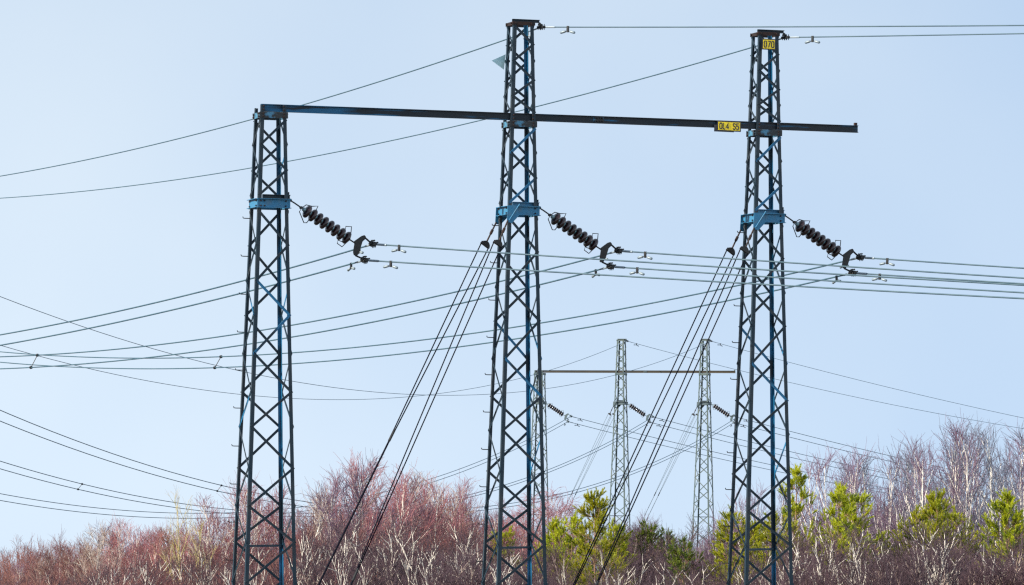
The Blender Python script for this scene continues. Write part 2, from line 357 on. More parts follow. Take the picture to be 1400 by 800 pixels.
SHEEN = random.Random(3)      # a few braces get the blue sky reflection as their colour
def make_mast(label, peak, stay):
    root = thing('lattice_mast', label, 'power mast', group='lattice masts')
    ztop = 16.0 if peak else zof(158) + 0.0
    for c in 'FRBL':
        z1 = ztop if peak else (BEAM_TOP - 0.012 if c in 'FR' else BEAM_TOP - 0.05 if c == 'L' else BEAM_TOP - 0.14)
        o = leg(root, c, 0.0, z1, M['steel_sky_blue'] if c == 'B' else M['steel'])
        if c == 'B': o['label'] = 'leg with blue sky reflection in its colour'
    for face in FACES:
        s, e, _ = face
        def zig(zs, first):
            cur = first
            for za, zb in zip(zs[:-1], zs[1:]):
                nxt = e if cur == s else s
                brace(root, face, za, cur, zb, nxt, M['steel_sky_blue'] if SHEEN.random() < .09 else M['steel']); cur = nxt
        if peak: zig(SEC_TOP, s)
        zig(SEC_MID, e)
        zig(SEC_LOW, s)
    # diaphragm bar across the middle of the shaft
    zz = zof(749)
    a, b = corner('F', zz, 0.03), corner('B', zz, 0.03)
    d = (b - a) / np.linalg.norm(b - a)
    MB().prism([(-0.025, -0.02), (0.025, -0.02), (0.025, 0.02), (-0.025, 0.02)], a, b, np.cross(d, (0, 0, 1)), (0, 0, 1)).build('cross_strut', M['steel'], root)
    P = ring_plates(root, 'collar_plate', zof(175.5), zof(167.3), 0.004, M['collar'])
    if peak:
        P += ring_plates(root, 'collar_plate', zof(36), zof(31), 0.004, M['rust'])
        h = side(16.0) / 2
        pk = MB().prism(channel_profile(0.055, 0.05), (-h + 0.0, -h + 0.10, 16.03), (h + 0.14, -h + 0.10, 16.03), (0, -1, 0), (0, 0, 1))
        pk.build('peak_channel', M['steel'], root)
    # insulator arm: four channels boxed round the shaft, flanges outwards
    h = side(ARM_Z) / 2 + 0.003; w, f = 0.168, 0.06; pr = channel_profile(w, f)
    zc = zof(290.2)
    MB().prism(pr, (-h - 0.015, -h, zc), (h + 0.035, -h, zc), (0, -1, 0), (0, 0, 1)).build('arm_channel', M['arm_sky_blue'], root)
    MB().prism(pr, (-h - 0.015, h, zc), (h + 0.035, h, zc), (0, 1, 0), (0, 0, 1)).build('arm_channel', M['arm_sky_blue'], root)
    pr2 = channel_profile(w - 0.006, f)
    MB().prism(pr2, (-h, -h - 0.012, zc), (-h, h + 0.012, zc), (-1, 0, 0), (0, 0, 1)).build('arm_channel', M['arm_sky_blue'], root)
    MB().prism(pr2, (h, -h - 0.012, zc), (h, h + 0.012, zc), (1, 0, 0), (0, 0, 1)).build('arm_channel', M['arm_sky_blue'], root)
    MB().prism(channel_profile(0.075, 0.06), (-h + 0.10, -h + 0.09, zc + w / 2 + 0.041), (h + 0.05, -h + 0.09, zc + w / 2 + 0.041), (0, -1, 0), (0, 0, 1)).build('hanger_channel', M['arm_sky_blue'] if stay else M['steel'], root)
    MB().box(h + 0.012, h + 0.024, -h + 0.03, -h + 0.09, zc + w / 2 - 0.01, zc + w / 2 + 0.13).build('hanger_lug', M['iron'], root)
    for dz in (-0.045, 0.045):
        for x in (-h + 0.05, -h + 0.12, h - 0.05): P.append(((x, -h - 0.009, zc + dz), (0, -1, 0)))
        for y in (h - 0.04, -h + 0.06): P.append(((-h - 0.009, y, zc + dz), (-1, 0, 0)))
        P.append(((h + 0.009, -h + 0.06, zc + dz), (1, 0, 0)))
    if stay:
        for sy in (-1, 1):
            y0 = sy * (h + f + 0.002); y1 = y0 + sy * 0.012
            prof = [(-h - 0.035, zc + 0.088), (-h + 0.15, zc + 0.088), (-h + 0.18, zc - 0.098), (-h + 0.05, zc - 0.235), (-h - 0.05, zc - 0.215)]
            mb = MB(); n = 5
            V = [(x, y0, z) for x, z in prof] + [(x, y1, z) for x, z in prof]
            mb.add(V, [(i, (i + 1) % n, n + (i + 1) % n, n + i) for i in range(n)] + [(4, 3, 2, 1, 0), (5, 6, 7, 8, 9)])
            mb.build('stay_gusset', M['arm_sky_blue'], root)
            MB().tube([(-h - 0.01, y1 + sy * 0.012, zc - 0.19), (-h + 0.19, y1 + sy * 0.012, zc + 0.115)], 0.012, 5).build('gusset_rib', M['arm_sky_blue'], root)
    zb0 = (BEAM_TOP + BEAM_BOT) / 2; hb = side(zb0) / 2
    for x in (-hb + 0.05, hb - 0.05):
        for dz in (-0.035, 0.03): P.append(((x, -hb, zb0 + dz), (0, -1, 0)))
    tag(bolts_at(P).build('bolt_heads', M['rust'], root), kind='stuff')
    # climbing bolts up the left leg
    z = zof(309)
    while z > 2.4:
        p = corner('L', z); p[1] -= 0.02
        MB().tube([p, p + np.array([-0.085, 0, 0]), p + np.array([-0.122, 0, 0.004]), p + np.array([-0.130, 0, 0.03])], 0.0085, 5).build('step_bolt', M['iron'], root)
        z -= 0.685
    for c in 'FRBL':
        p = corner(c, 0)
        MB().box(p[0] - 0.22, p[0] + 0.22, p[1] - 0.22, p[1] + 0.22, -0.6, 0.10).build('footing', M['steel'], root)
    return root

SPACE = (-4.72, 0.0, 4.80)
def portal_frame(origin, yaw):
    u = np.array([cos(yaw), sin(yaw), 0]); v = np.array([-sin(yaw), cos(yaw), 0])
    return lambda x, y, z: np.asarray(origin, float) + u * x + v * y + np.array([0, 0, z])
NEAR_O, NEAR_YAW = (0.099, 87.0, 0.0), radians(17.8)
FAR_O, FAR_YAW = (6.013, 260.0, -0.427), radians(-20.0)
near, far = portal_frame(NEAR_O, NEAR_YAW), portal_frame(FAR_O, FAR_YAW)

mast_short = make_mast('left mast of the near portal, ending at the crossbeam with no peak', False, False)
mast_tall = make_mast('middle mast of the near portal, carrying a small triangular plate near its peak', True, True)
mast_right = copy_tree(mast_tall)
mast_right['label'] = 'right mast of the near portal, with the yellow 070 sign at its peak'
def put(o, fr, yaw, x):
    o.location = tuple(fr(x, 0, 0)); o.rotation_euler = (0, 0, yaw); return o
put(mast_short, near, NEAR_YAW, SPACE[0]); put(mast_tall, near, NEAR_YAW, 0.0); put(mast_right, near, NEAR_YAW, SPACE[2])
far_masts = []
for src, x, lab in ((mast_short, SPACE[0], 'distant short mast seen behind the middle near mast'),
                    (mast_tall, 0.0, 'middle mast of the distant portal, just right of the middle near mast'),
                    (mast_tall, SPACE[2], 'right mast of the distant portal, just left of the right near mast')):
    c = put(copy_tree(src), far, FAR_YAW, x); c['label'] = lab; far_masts.append(c)

# ------------------------------------------------------------------ crossbeams
def make_beam(label, blue):
    root = thing('crossbeam', label, 'crossbeam', group='crossbeams of the portals')
    zc = (BEAM_TOP + BEAM_BOT) / 2; H = BEAM_TOP - BEAM_BOT; f, t = 0.075, 0.012
    yb = -0.237 + 0.016 + f / 2
    prof = [(-f / 2, -H / 2), (f / 2, -H / 2), (f / 2, -H / 2 + t), (t / 2, -H / 2 + t), (t / 2, H / 2 - t), (f / 2, H / 2 - t), (f / 2, H / 2),
            (-f / 2, H / 2), (-f / 2, H / 2 - t), (-t / 2, H / 2 - t), (-t / 2, -H / 2 + t), (-f / 2, -H / 2 + t)]
    x0, xm, x1 = SPACE[0] - 0.225, SPACE[0] + 2.42, SPACE[2] + 1.80
    def sec(a, b, m): return MB().prism(prof, (a, yb, zc), (b, yb, zc), (0, 1, 0), (0, 0, 1)).build('beam_section', m, root)
    o = sec(x0, xm, M['beam_blue'] if blue else M['beam_dark'])
    if blue: o['label'] = 'scuffed blue end of the crossbeam'
    sec(xm, 1.47, M['beam_blue'] if blue else M['beam_dark']); sec(1.47, x1, M['beam_blue'] if blue else M['beam_dark'])
    sp = MB().box(1.37, 1.57, yb - t / 2 - 0.008, yb - t / 2, zc - H / 2 + t + 0.004, zc + H / 2 - t - 0.004).build('splice_plate', M['collar'], root)
    P = [((1.40 + dx, yb - t / 2 - 0.008, zc + dz), (0, -1, 0)) for dx in (0, 0.045, 0.095, 0.14) for dz in (-0.028, 0.028)]
    tag(bolts_at(P).build('splice_bolts', M['iron'], sp), kind='stuff')
    MB().box(x1 - 0.07, x1 - 0.02, yb - 0.03, yb + 0.03, zc + H / 2 + 0.001, zc + H / 2 + 0.05).build('end_bracket', M['rust'], root)
    return root
bm_near = put(make_beam('long dark steel crossbeam joining the three near masts', True), near, NEAR_YAW, 0)
bm_far = put(copy_tree(bm_near), far, FAR_YAW, 0)
bm_far['label'] = 'thin distant crossbeam joining the far masts'
for ch in bm_far.children:
    if 'label' in ch: del ch['label']
FAR_STEEL = {'weathered_steel': 'hazed_galvanised', 'sky_tinted_steel': 'hazed_galvanised_dark', 'sky_tinted_channel': 'hazed_galvanised_dark', 'patchy_blue_collar': 'hazed_galvanised',
             'beam_steel_with_old_blue_paint': 'brown_steel', 'dark_beam_steel': 'brown_steel', 'rusty_iron': 'hazed_galvanised', 'brown_glazed_porcelain': 'disc_hazed', 'dark_iron': 'hazed_galvanised_dark'}
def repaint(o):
    """the distant portal has haze put into its colour: grey-green galvanised steel, paler than the near one"""
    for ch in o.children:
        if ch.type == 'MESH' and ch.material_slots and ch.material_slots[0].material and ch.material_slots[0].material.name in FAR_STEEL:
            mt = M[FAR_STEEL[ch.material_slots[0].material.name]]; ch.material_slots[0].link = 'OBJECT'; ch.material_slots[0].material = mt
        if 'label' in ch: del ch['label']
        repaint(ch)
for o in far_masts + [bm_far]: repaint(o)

# ------------------------------------------------------------------ signs
GLYPH = {'0': [[(0.02, .2), (0.02, .8), (.15, 1), (.45, 1), (.58, .8), (.58, .2), (.45, 0), (.15, 0), (0.02, .2)]],
         '7': [[(0, 1), (.6, 1), (.22, 0)]], 'L': [[(0.04, 1), (0.04, 0), (.55, 0)]],
         '4': [[(.42, 0), (.42, 1), (0, .3), (.33, .3)], [(.51, .3), (.62, .3)]],
         'S': [[(.58, .8), (.45, 1), (.15, 1), (0.02, .82), (0.02, .66), (.15, .54), (.45, .46), (.58, .34), (.58, .18), (.45, 0), (.15, 0), (0.02, .2)]],
         '5': [[(.55, 1), (.06, 1), (.04, .55), (.42, .6), (.58, .44), (.58, .16), (.42, 0), (.14, 0), (0.02, .15)]], ' ': []}
GLYPH['O'] = GLYPH['0']
def ribbon(mb, pts, w, y0, y1):
    """a raised stroke of half width w along a line of (x, z) points, mitred at the corners"""
    P = np.array(pts, float); n = len(P); closed = np.allclose(P[0], P[-1]); off = []
    for i in range(n):
        d0 = P[i] - P[i - 1] if i > 0 else (P[-1] - P[-2] if closed else P[1] - P[0])
        d1 = P[i + 1] - P[i] if i < n - 1 else (P[1] - P[0] if closed else d0)
        d0, d1 = d0 / np.linalg.norm(d0), d1 / np.linalg.norm(d1)
        n0, n1 = np.array([-d0[1], d0[0]]), np.array([-d1[1], d1[0]])
        m = n0 + n1; m /= np.linalg.norm(m) + 1e-9
        off.append(m * w / max(0.5, float(m @ n0)))
    V, F = [], []
    for p, o in zip(P, off):
        for q in (p + o, p - o): V += [(q[0], y0, q[1]), (q[0], y1, q[1])]
    for i in range(n - 1):
        a, b = 4 * i, 4 * i + 4
        F += [(a, b, b + 2, a + 2), (a + 1, a + 3, b + 3, b + 1), (a, a + 1, b + 1, b), (a + 2, b + 2, b + 3, a + 3)]
    if not closed: F += [(0, 2, 3, 1), (4 * n - 4, 4 * n - 3, 4 * n - 1, 4 * n - 2)]
    mb.add(V, F)
def sign(name, label, text, w, h, loc, yaw, ch_h, pitch, stroke, tilt=0.0, frame_extra=None):
    root = thing(name, label, 'sign', loc, yaw)
    root.rotation_euler = (0, tilt, yaw)
    b = 0.02
    fr = MB().box(-w / 2 - b, w / 2 + b, 0.0, 0.012, -h / 2 - b, h / 2 + b)
    if frame_extra: fr.box(*frame_extra)
    fr.build('backing_board', M['black'], root)
    MB().box(-w / 2, w / 2, -0.005, -0.001, -h / 2, h / 2).build('yellow_plate', M['yellow'], root)
    gw = 0.43 * ch_h; x = -(len(text) * pitch - (pitch - gw)) / 2
    for c in text:
        mb = MB()
        for line in GLYPH[c]:
            ribbon(mb, [(x + a / 0.6 * gw, (bb - 0.5) * ch_h) for a, bb in line], stroke, -0.009, -0.0055)
        if mb.v: mb.build('digit' if c in '0745' else 'letter', M['black'], root)
        x += pitch
    return root
h16 = side(15.7) / 2
sign('number_sign', 'yellow sign reading 070 at the peak of the right mast', '070', 0.228, 0.165, tuple(near(SPACE[2] - 0.03, -h16 - 0.085, 15.77)), NEAR_YAW, 0.116, 0.073, 0.0092, 0.02)
sign('number_sign', 'wide yellow sign reading OL4 S5 bolted to the crossbeam', 'OL4 S5', 0.43, 0.150, tuple(near(SPACE[2] - 0.79, -0.237 - 0.012, (BEAM_TOP + BEAM_BOT) / 2 - 0.038)), NEAR_YAW, 0.108, 0.0665, 0.0088, 0.012,
     (-0.29, 0.10, 0.004, 0.016, -0.108, 0.02))
# triangular plate beside the peak of the middle mast
tp = MB()
tri = [(-0.265, 0.0), (0.0, 0.125), (-0.03, -0.16)]
V = [(x, 0, z) for x, z in tri] + [(x, 0.006, z) for x, z in tri]
tp.add(V, [(2, 1, 0), (3, 4, 5), (0, 1, 4, 3), (1, 2, 5, 4), (2, 0, 3, 5)])
t_o = tag(tp.build('triangular_plate', M['plate']), 'pale blue triangular plate sticking out left of the middle mast peak', 'marker plate')
hh = side(zof(82)) / 2
t_o.location = tuple(near(-hh + 0.005, hh + 0.02, zof(83))); t_o.rotation_euler = (0, 0, NEAR_YAW)
MB().box(-0.03, 0.09, 0.0065, 0.016, -0.02, 0.02).build('bracket', M['steel'], t_o)

# ------------------------------------------------------------------ insulator strings
def unit(a): a = np.asarray(a, float); return a / np.linalg.norm(a)
NEAR_D, FAR_D = unit((0.772, 0.41, -0.484)), unit((0.793, -0.36, -0.53))
def perp_up(d): return unit(np.array([0, 0, 1.0]) - d * d[2])

def make_string(label, d):
    root = thing('insulator_string', label, 'insulator', group='insulator strings')
    n = perp_up(d); y = np.cross(n, d)
    MB().tube([(0, 0, 0), (0.10, 0, 0.004), (0.27, 0, 0)], 0.013, 6).lathe([(0, .03), (.05, .03)], (0.0, -0.025, 0), (0, 1, 0), 10).lathe([(0, .026), (.05, .026)], (0.255, -0.025, 0), (0, 1, 0), 10).build('link', M['iron'], root)
    for i in range(8):
        x = 0.38 + 0.13 * i
        o = MB().lathe([(-.036, .030), (-.034, .066), (-.020, .096), (-.004, .114), (.012, .121), (.030, .122), (.041, .114), (.040, .100), (.020, .085), (.034, .072), (.014, .055), (.020, .026)], (x, 0, 0), (1, 0, 0), 22).build('insulator_disc', M['porcelain'], root, True)
        MB().lathe([(-.085, .020), (-.082, .034), (-.055, .040), (-.034, .048)], (x, 0, 0), (1, 0, 0), 12).lathe([(.018, .014), (.046, .014)], (x, 0, 0), (1, 0, 0), 8).build('cap', M['cap'], o, True)
    for pts in ([(.27, 0, 0), (.262, 0, -.08), (.45, .03, -.20), (.50, .04, -.17), (.515, .04, -.10)],
                [(.27, 0, 0), (.31, -.02, .09), (.42, -.03, .125), (.52, -.03, .19), (.525, -.03, .05)],
                [(1.30, .02, -.10), (1.19, .03, -.12), (1.21, .03, -.18), (1.32, .03, -.185), (1.35, .02, -.09), (1.38, 0, 0)],
                [(1.38, 0, 0), (1.34, -.02, .09), (1.28, -.03, .215), (1.18, -.03, .16), (1.20, -.03, .10)]):
        MB().tube(pts, 0.009, 5).build('arcing_horn', M['iron'], root)
    MB().tube([(1.33, 0, 0), (1.51, 0, 0)], 0.013, 6).build('link', M['iron'], root)
    poly = [(-.03, .02), (.05, .18), (.09, .222), (.125, .215), (.145, .18), (.115, .10), (.15, -.08), (.145, -.19), (.09, -.20), (.05, -.16), (.00, -.02)]
    mb = MB(); k = len(poly)
    V = [(1.5 + a, -.010, b) for a, b in poly] + [(1.5 + a, .010, b) for a, b in poly]
    mb.add(V, [(i, (i + 1) % k, k + (i + 1) % k, k + i) for i in range(k)] + [tuple(range(k))[::-1], tuple(range(k, 2 * k))])
    mb.build('yoke_plate', M['iron'], root)
    for s in (1, -1):
        zc = .17 * s
        cl = MB().tube([(1.62, 0, zc * 1.12), (1.70, 0, zc * 1.05), (1.76, 0, zc)], 0.016, 6)
        cl.box(1.79, 1.855, -.10, .10, zc - .034, zc + .006)
        cl.box(1.80, 1.845, -.085, .085, zc + .0065, zc + .036)
        cl.box(1.752, 1.788, -.04, .04, zc - .03, zc + .03)
        for yy in (-.07, -.015, .04):
            cl.tube([(1.785, yy, zc - .055), (1.785, yy, zc + .05)], .0075, 5)
            cl.tube([(1.86, yy, zc - .055), (1.86, yy, zc + .05)], .0075, 5)
            cl.lathe([(0, .016), (.014, .016)], (1.785, yy, zc + .050), (0, 0, 1), 6).lathe([(0, .016), (.014, .016)], (1.86, yy, zc + .050), (0, 0, 1), 6)
        cl.build('clamp', M['iron'], root)
    return root

def orient(o, p, d):
    n = perp_up(d); y = np.cross(n, d)
    o.matrix_world = Matrix(((d[0], y[0], n[0], p[0]), (d[1], y[1], n[1], p[1]), (d[2], y[2], n[2], p[2]), (0, 0, 0, 1)))
    return o

h12 = side(ARM_Z) / 2
def attach(fr, k): return fr(k + h12 + .05, -h12 + .06, ARM_Z)
st0 = make_string('insulator string on the left near mast', NEAR_D)
strings = {}
for fr, d, nm in ((near, NEAR_D, 'near'), (far, FAR_D, 'far')):
    for i, k in enumerate(SPACE):
        o = st0 if (nm == 'near' and i == 0) else copy_tree(st0)
        orient(o, attach(fr, k), d)
        o['label'] = ('string of brown insulator discs on the %s near mast' if nm == 'near' else 'small insulator string on the %s mast of the distant portal') % ('left', 'middle', 'right')[i]
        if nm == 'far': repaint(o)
        n = perp_up(d); mid = attach(fr, k) + d * 1.82
        strings[nm, i] = (mid + n * .17, mid - n * .17)

# ------------------------------------------------------------------ wires: real catenary-like spans, plan direction, slope and curvature
def span(S, az, a, b, t):
    t = np.asarray(t, float)[:, None]
    return np.asarray(S, float) + t * np.array([cos(radians(az)), sin(radians(az)), 0]) + (a * t + b * t * t) * np.array([0, 0, 1.0])

def damper(root, S, az, a, b, t0):
    p = span(S, az, a, b, [t0])[0]; q = span(S, az, a, b, [t0 + .01])[0]; d = unit(q - p)
    o = MB().box(-.02, .02, -.016, .016, -.095, .022).tube([(-.11, 0, -.082), (0, 0, -.07), (.11, 0, -.082)], .006, 5).build('vibration_damper', M['iron'], root)
    for s in (-1, 1):
        MB().lathe([(0, .014), (.01, .022), (.10, .025), (.115, .016)], (s * .045, 0, -.078), (s * .97, 0, -.22), 10).build('damper_weight', M['damper'], o, True)
    y = unit(np.cross((0, 0, 1.0), d)); n = np.cross(d, y)
    o.matrix_world = Matrix(((d[0], y[0], n[0], p[0]), (d[1], y[1], n[1], p[1]), (d[2], y[2], n[2], p[2]), (0, 0, 0, 1)))

def wire(name, label, cat, group, S, left, right, r, rods=True):
    """left / right = (azimuth, slope, curvature, length)"""
    tl = np.concatenate([np.linspace(left[3] * 1.2, 3, 80), np.linspace(2.6, .12, 6)])
    tr = np.concatenate([np.linspace(.12, 1.2, 4), np.linspace(1.6, right[3], 60)])
    pts = np.concatenate([span(S, *left[:3], tl), [S], span(S, *right[:3], tr)])
    o = MB().tube(pts, r, 6).build(name, M['wire'], None, True)
    tag(o, label, cat, group)
    if rods:
        MB().tube(span(S, *right[:3], [.10, .30]), r * 1.45, 8).build('armour_rod', M['rod'], o)
        MB().tube(span(S, *left[:3], [.10, .34]), r * 1.35, 8).build('armour_rod', M['rod'], o)
    damper(o, S, *right[:3], 0.58)
    damper(o, S, *left[:3], 0.62)
    return o

WIRES = {('near', 0): (((115, -.07781, .001081, 44), (-33, -.07563, .0004, 70)), ((115, -.07354, .000956, 44), (-33, -.06975, .0004, 70))),
         ('near', 1): (((115, -.08160, .001303, 62), (-33, -.07834, .0004, 70)), ((115, -.07989, .001243, 62), (-33, -.07295, .0004, 70))),
         ('near', 2): (((115, -.08028, .001320, 80), (-33, -.07645, .0004, 70)), ((115, -.07914, .001303, 80), (-33, -.07224, .0004, 70))),
         ('far', 0): (((253, -.18315, .001616, 108), (25, -.22256, .0017, 115)), ((253, -.18056, .001592, 108), (25, -.22012, .0017, 115))),
         ('far', 1): (((253, -.18472, .001663, 118), (25, -.22419, .0017, 115)), ((253, -.17932, .001610, 118), (25, -.22182, .0017, 115))),
         ('far', 2): (((253, -.17955, .001632, 128), (25, -.22283, .0017, 115)), ((253, -.17454, .001581, 128), (25, -.22021, .0017, 115)))}
NTH = ('left', 'middle', 'right')
for (nm, i), (upw, low) in WIRES.items():
    for j, w in enumerate((upw, low)):
        where = 'near' if nm == 'near' else 'distant'
        wire('power_line', '%s wire of the pair clamped to the %s %s insulator string' % (('upper', 'lower')[j], NTH[i], where), 'power line', 'power lines', strings[nm, i][j], w[0], w[1], 0.0148)

def earth_start(fr, k): return fr(k + .37, -.10, 15.93)
EARTH = {('near', 0): ((114, -.06392, .001048, 62), (-33, -.04431, .0004, 70)), ('near', 1): ((114, -.05682, .000934, 82), (-33, -.0300, .0004, 70)),
         ('far', 0): ((254, -.14712, .00125, 118), (25, -.22418, .00197, 100)), ('far', 1): ((254, -.14070, .001207, 128), (25, -.22416, .001464, 115))}
for (nm, i), w in EARTH.items():
    fr = near if nm == 'near' else far; k = (SPACE[1], SPACE[2])[i]
    S = earth_start(fr, k)
    o = wire('earth_wire', 'thin earth wire at the peak of the %s %s mast' % (NTH[i + 1], 'near' if nm == 'near' else 'distant'), 'earth wire', 'earth wires', S, w[0], w[1], 0.0115)
    p0 = fr(k + side(16) / 2 + .12, -side(16) / 2 + .05, 16.0); v = S - p0
    cl = MB().tube([p0, p0 + v * .35, p0 + v * .6, S], 0.014, 6)
    for f in (.25, .5): cl.lathe([(0, .028), (.045, .028)], p0 + v * f - np.array([0, .022, 0]), (0, 1, 0), 8)
    d = unit(span(S, *w[1][:3], [1])[0] - span(S, *w[0][:3], [1])[0]); y = unit(np.cross((0, 0, 1.0), d))
    for off in (-.05, 0.0, .05):
        c = S + d * off
        cl.lathe([(0, .03), (.03, .03)], c - np.array([0, 0, .015]), (0, 0, 1), 8).tube([c + y * .03 - (0, 0, .05), c + y * .03 + (0, 0, .055)], .008, 5).tube([c - y * .03 - (0, 0, .05), c - y * .03 + (0, 0, .055)], .008, 5)
    cl.prism([(-.03, -.025), (.03, -.025), (.03, .02), (-.03, .02)], S - d * .09, S + d * .09, y, (0, 0, 1)).build('clamp', M['iron'], o)

# spacers between the two wires of a pair
def spacer(label, nm, i, t, t2=None):
    S1, S2 = strings[nm, i]; w1, w2 = WIRES[nm, i][0][0], WIRES[nm, i][1][0]
    p, q = span(S1, *w1[:3], [t])[0], span(S2, *w2[:3], [t2 or t])[0]
    mb = MB().tube([p, q], 0.010, 5)
    d = unit(q - p); ax = span(S1, *w1[:3], [t + .1])[0] - p
    for c in (p, q): mb.lathe([(-.05, .03), (-.03, .038), (.03, .038), (.05, .03)], c, ax, 8)
    return tag(mb.build('wire_spacer', M['iron']), label, 'wire spacer', 'wire spacers')
spacer('spacer bar on the near middle wires by the left edge of the view', 'near', 1, 32.2)
spacer('spacer bar on the near right wires just left of the left mast', 'near', 2, 32.6)
spacer('spacer bar on the distant middle wires above the trees at far left', 'far', 1, 82.0)
spacer('spacer bar on the distant right wires just right of the left mast shaft', 'far', 2, 79.5)
spacer('spacer bar on the lowest distant wires at the left edge', 'far', 0, 80.5)

# ------------------------------------------------------------------ stays
def guy(label, fr, yaw, k, sy, az, z_join, reach=7.1):
    cab, thin = (M['cable'], 1.0) if fr is near else (M['hazed_galvanised_dark'], 0.7)
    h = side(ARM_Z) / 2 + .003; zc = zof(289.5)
    P0 = fr(k - h - .03, sy * (h + .068), zc - .20)
    base = fr(0, 0, 0)[2]
    A = np.array([P0[0] + reach * cos(radians(az)), P0[1] + reach * sin(radians(az)), base])
    root = thing('guy_wire', label, 'guy wire', tuple(A), 0, 'guy wires of the masts')
    P = P0 - A; d = unit(-P); w = np.array([cos(radians(az)) * .866, sin(radians(az)) * .866, .5]); w = unit(w - d * (w @ d)); nrm = np.cross(d, w)
    c = P + d * .46
    MB().tube([P, P + d * .20, c], 0.017, 6).lathe([(0, .026), (.09, .026)], P + d * .16, d, 6).build('stay_rod', M['rust'], root)
    mb = MB(); m = 14
    arc = [c + .098 * (cos(a) * w - sin(a) * d) - d * -.05 for a in np.linspace(0, pi, m)]
    V = [p - nrm * .028 for p in arc] + [p + nrm * .028 for p in arc]
    mb.add(V, [(i, (i + 1) % m, m + (i + 1) % m, m + i) for i in range(m)] + [tuple(range(m))[::-1], tuple(range(m, 2 * m))])
    mb.build('thimble_block', M['iron'], root)
    tj = (P[2] + A[2] - z_join - fr(0, 0, 0)[2]) / (-d[2]); J = P + d * tj
    for s in (1, -1):
        e = c + w * .092 * s + d * .05
        MB().tube([e - d * .05, e, J + w * .012 * s], 0.0125 * thin, 6).build('stay_cable', cab, root)
    MB().tube([J - d * .12, J + d * .12], 0.024, 8).build('joint_clamp', M['iron'], root)
    MB().tube([J, np.zeros(3)], 0.019 * thin, 6).build('stay_cable', cab, root)
    MB().box(-.25, .25, -.25, .25, -.5, .06).build('anchor_block', M['steel'], root)
guy('rear stay of the middle near mast, its two cables joining high up', near, NEAR_YAW, 0.0, 1, 216, 8.4)
guy('front stay of the middle near mast, its two cables joining low down', near, NEAR_YAW, 0.0, -1, 216, 5.9, 6.25)
guy('rear stay of the right near mast, left one of its two', near, NEAR_YAW, SPACE[2], 1, 216, 5.6)
guy('front stay of the right near mast, right one of its two', near, NEAR_YAW, SPACE[2], -1, 216, 5.7, 6.7)
guy('left stay of the distant middle mast', far, FAR_YAW, 0.0, 1, 143, 7.6)
guy('right stay of the distant middle mast', far, FAR_YAW, 0.0, -1, 143, 7.6)
guy('left stay of the distant right mast', far, FAR_YAW, SPACE[2], 1, 143, 7.6)
guy('right stay of the distant right mast', far, FAR_YAW, SPACE[2], -1, 143, 7.6)

# ------------------------------------------------------------------ trees
def grow(P, L0, n, t0, t1, ang, ang_sd, lenf, K, upw, wob, rng):
    """n side shoots on each parent line; returns lines, lengths, positions along the parent"""
    N, K0, _ = P.shape
    t = (np.arange(n)[None, :] + rng.random((N, n))) / n * (t1 - t0) + t0
    x = t * (K0 - 1); i = np.clip(x.astype(int), 0, K0 - 2); f = (x - i)[..., None]
    idx = np.arange(N)[:, None]
    a, b = P[idx, i], P[idx, i + 1]
    start = a + (b - a) * f
    tan = b - a; tan /= np.linalg.norm(tan, axis=-1, keepdims=True) + 1e-9
    phi = np.arange(n)[None, :] * 2.39996 + rng.random((N, 1)) * 6.28 + rng.normal(0, .5, (N, n))
    ref = np.where(np.abs(tan[..., 2:3]) > .9, np.array([1.0, 0, 0]), np.array([0, 0, 1.0]))
    e1 = np.cross(tan, ref); e1 /= np.linalg.norm(e1, axis=-1, keepdims=True) + 1e-9
    e2 = np.cross(tan, e1)
    al = ang + rng.normal(0, ang_sd, (N, n))
    d = tan * np.cos(al)[..., None] + (e1 * np.cos(phi)[..., None] + e2 * np.sin(phi)[..., None]) * np.sin(al)[..., None]
    L = lenf(t, L0[:, None]) * (1 + rng.normal(0, .18, (N, n))).clip(.5, 1.6)
    M_ = N * n
    d = d.reshape(M_, 3); start = start.reshape(M_, 3); L = L.reshape(M_); t = t.reshape(M_)
    out = np.empty((M_, K, 3)); out[:, 0] = start
    for j in range(1, K):
        d = d + np.array([0, 0, 1.0]) * (upw if np.isscalar(upw) else upw[j - 1]) + rng.normal(0, wob, (M_, 3))
        d /= np.linalg.norm(d, axis=1, keepdims=True)
        out[:, j] = out[:, j - 1] + d * (L / (K - 1))[:, None]
    return out, L, t

def taper(L, r0, r1, K):
    r0 = np.broadcast_to(np.asarray(r0, float), L.shape)
    return r0[:, None] + (r1 - r0[:, None]) * np.linspace(0, 1, K)[None, :]

def stem_lines(n, H, spread, wob, K, rng, base=0.15):
    P = np.zeros((n, K, 3)); L = np.empty(n)
    for i in range(n):
        a = rng.random() * 6.28; s = spread * (0.3 + 0.7 * rng.random()) if n > 1 else spread * rng.random() * .4
        hh = H * (1 - .28 * rng.random() * (i > 0)); z = np.linspace(0, hh, K); f = z / hh
        wx = np.cumsum(rng.normal(0, wob, K)); wy = np.cumsum(rng.normal(0, wob, K))
        P[i, :, 0] = cos(a) * (base * (n > 1) + s * f ** 1.2) + wx; P[i, :, 1] = sin(a) * (base * (n > 1) + s * f ** 1.2) + wy; P[i, :, 2] = z
        L[i] = hh
    return P, L

def merge(parts):
    V, F, o = [], [], 0
    for P, R, s in parts:
        v, f = tube_arrays(P, R, s); V.append(v); F.append(f + o); o += len(v)
    return np.concatenate(V), np.concatenate(F)

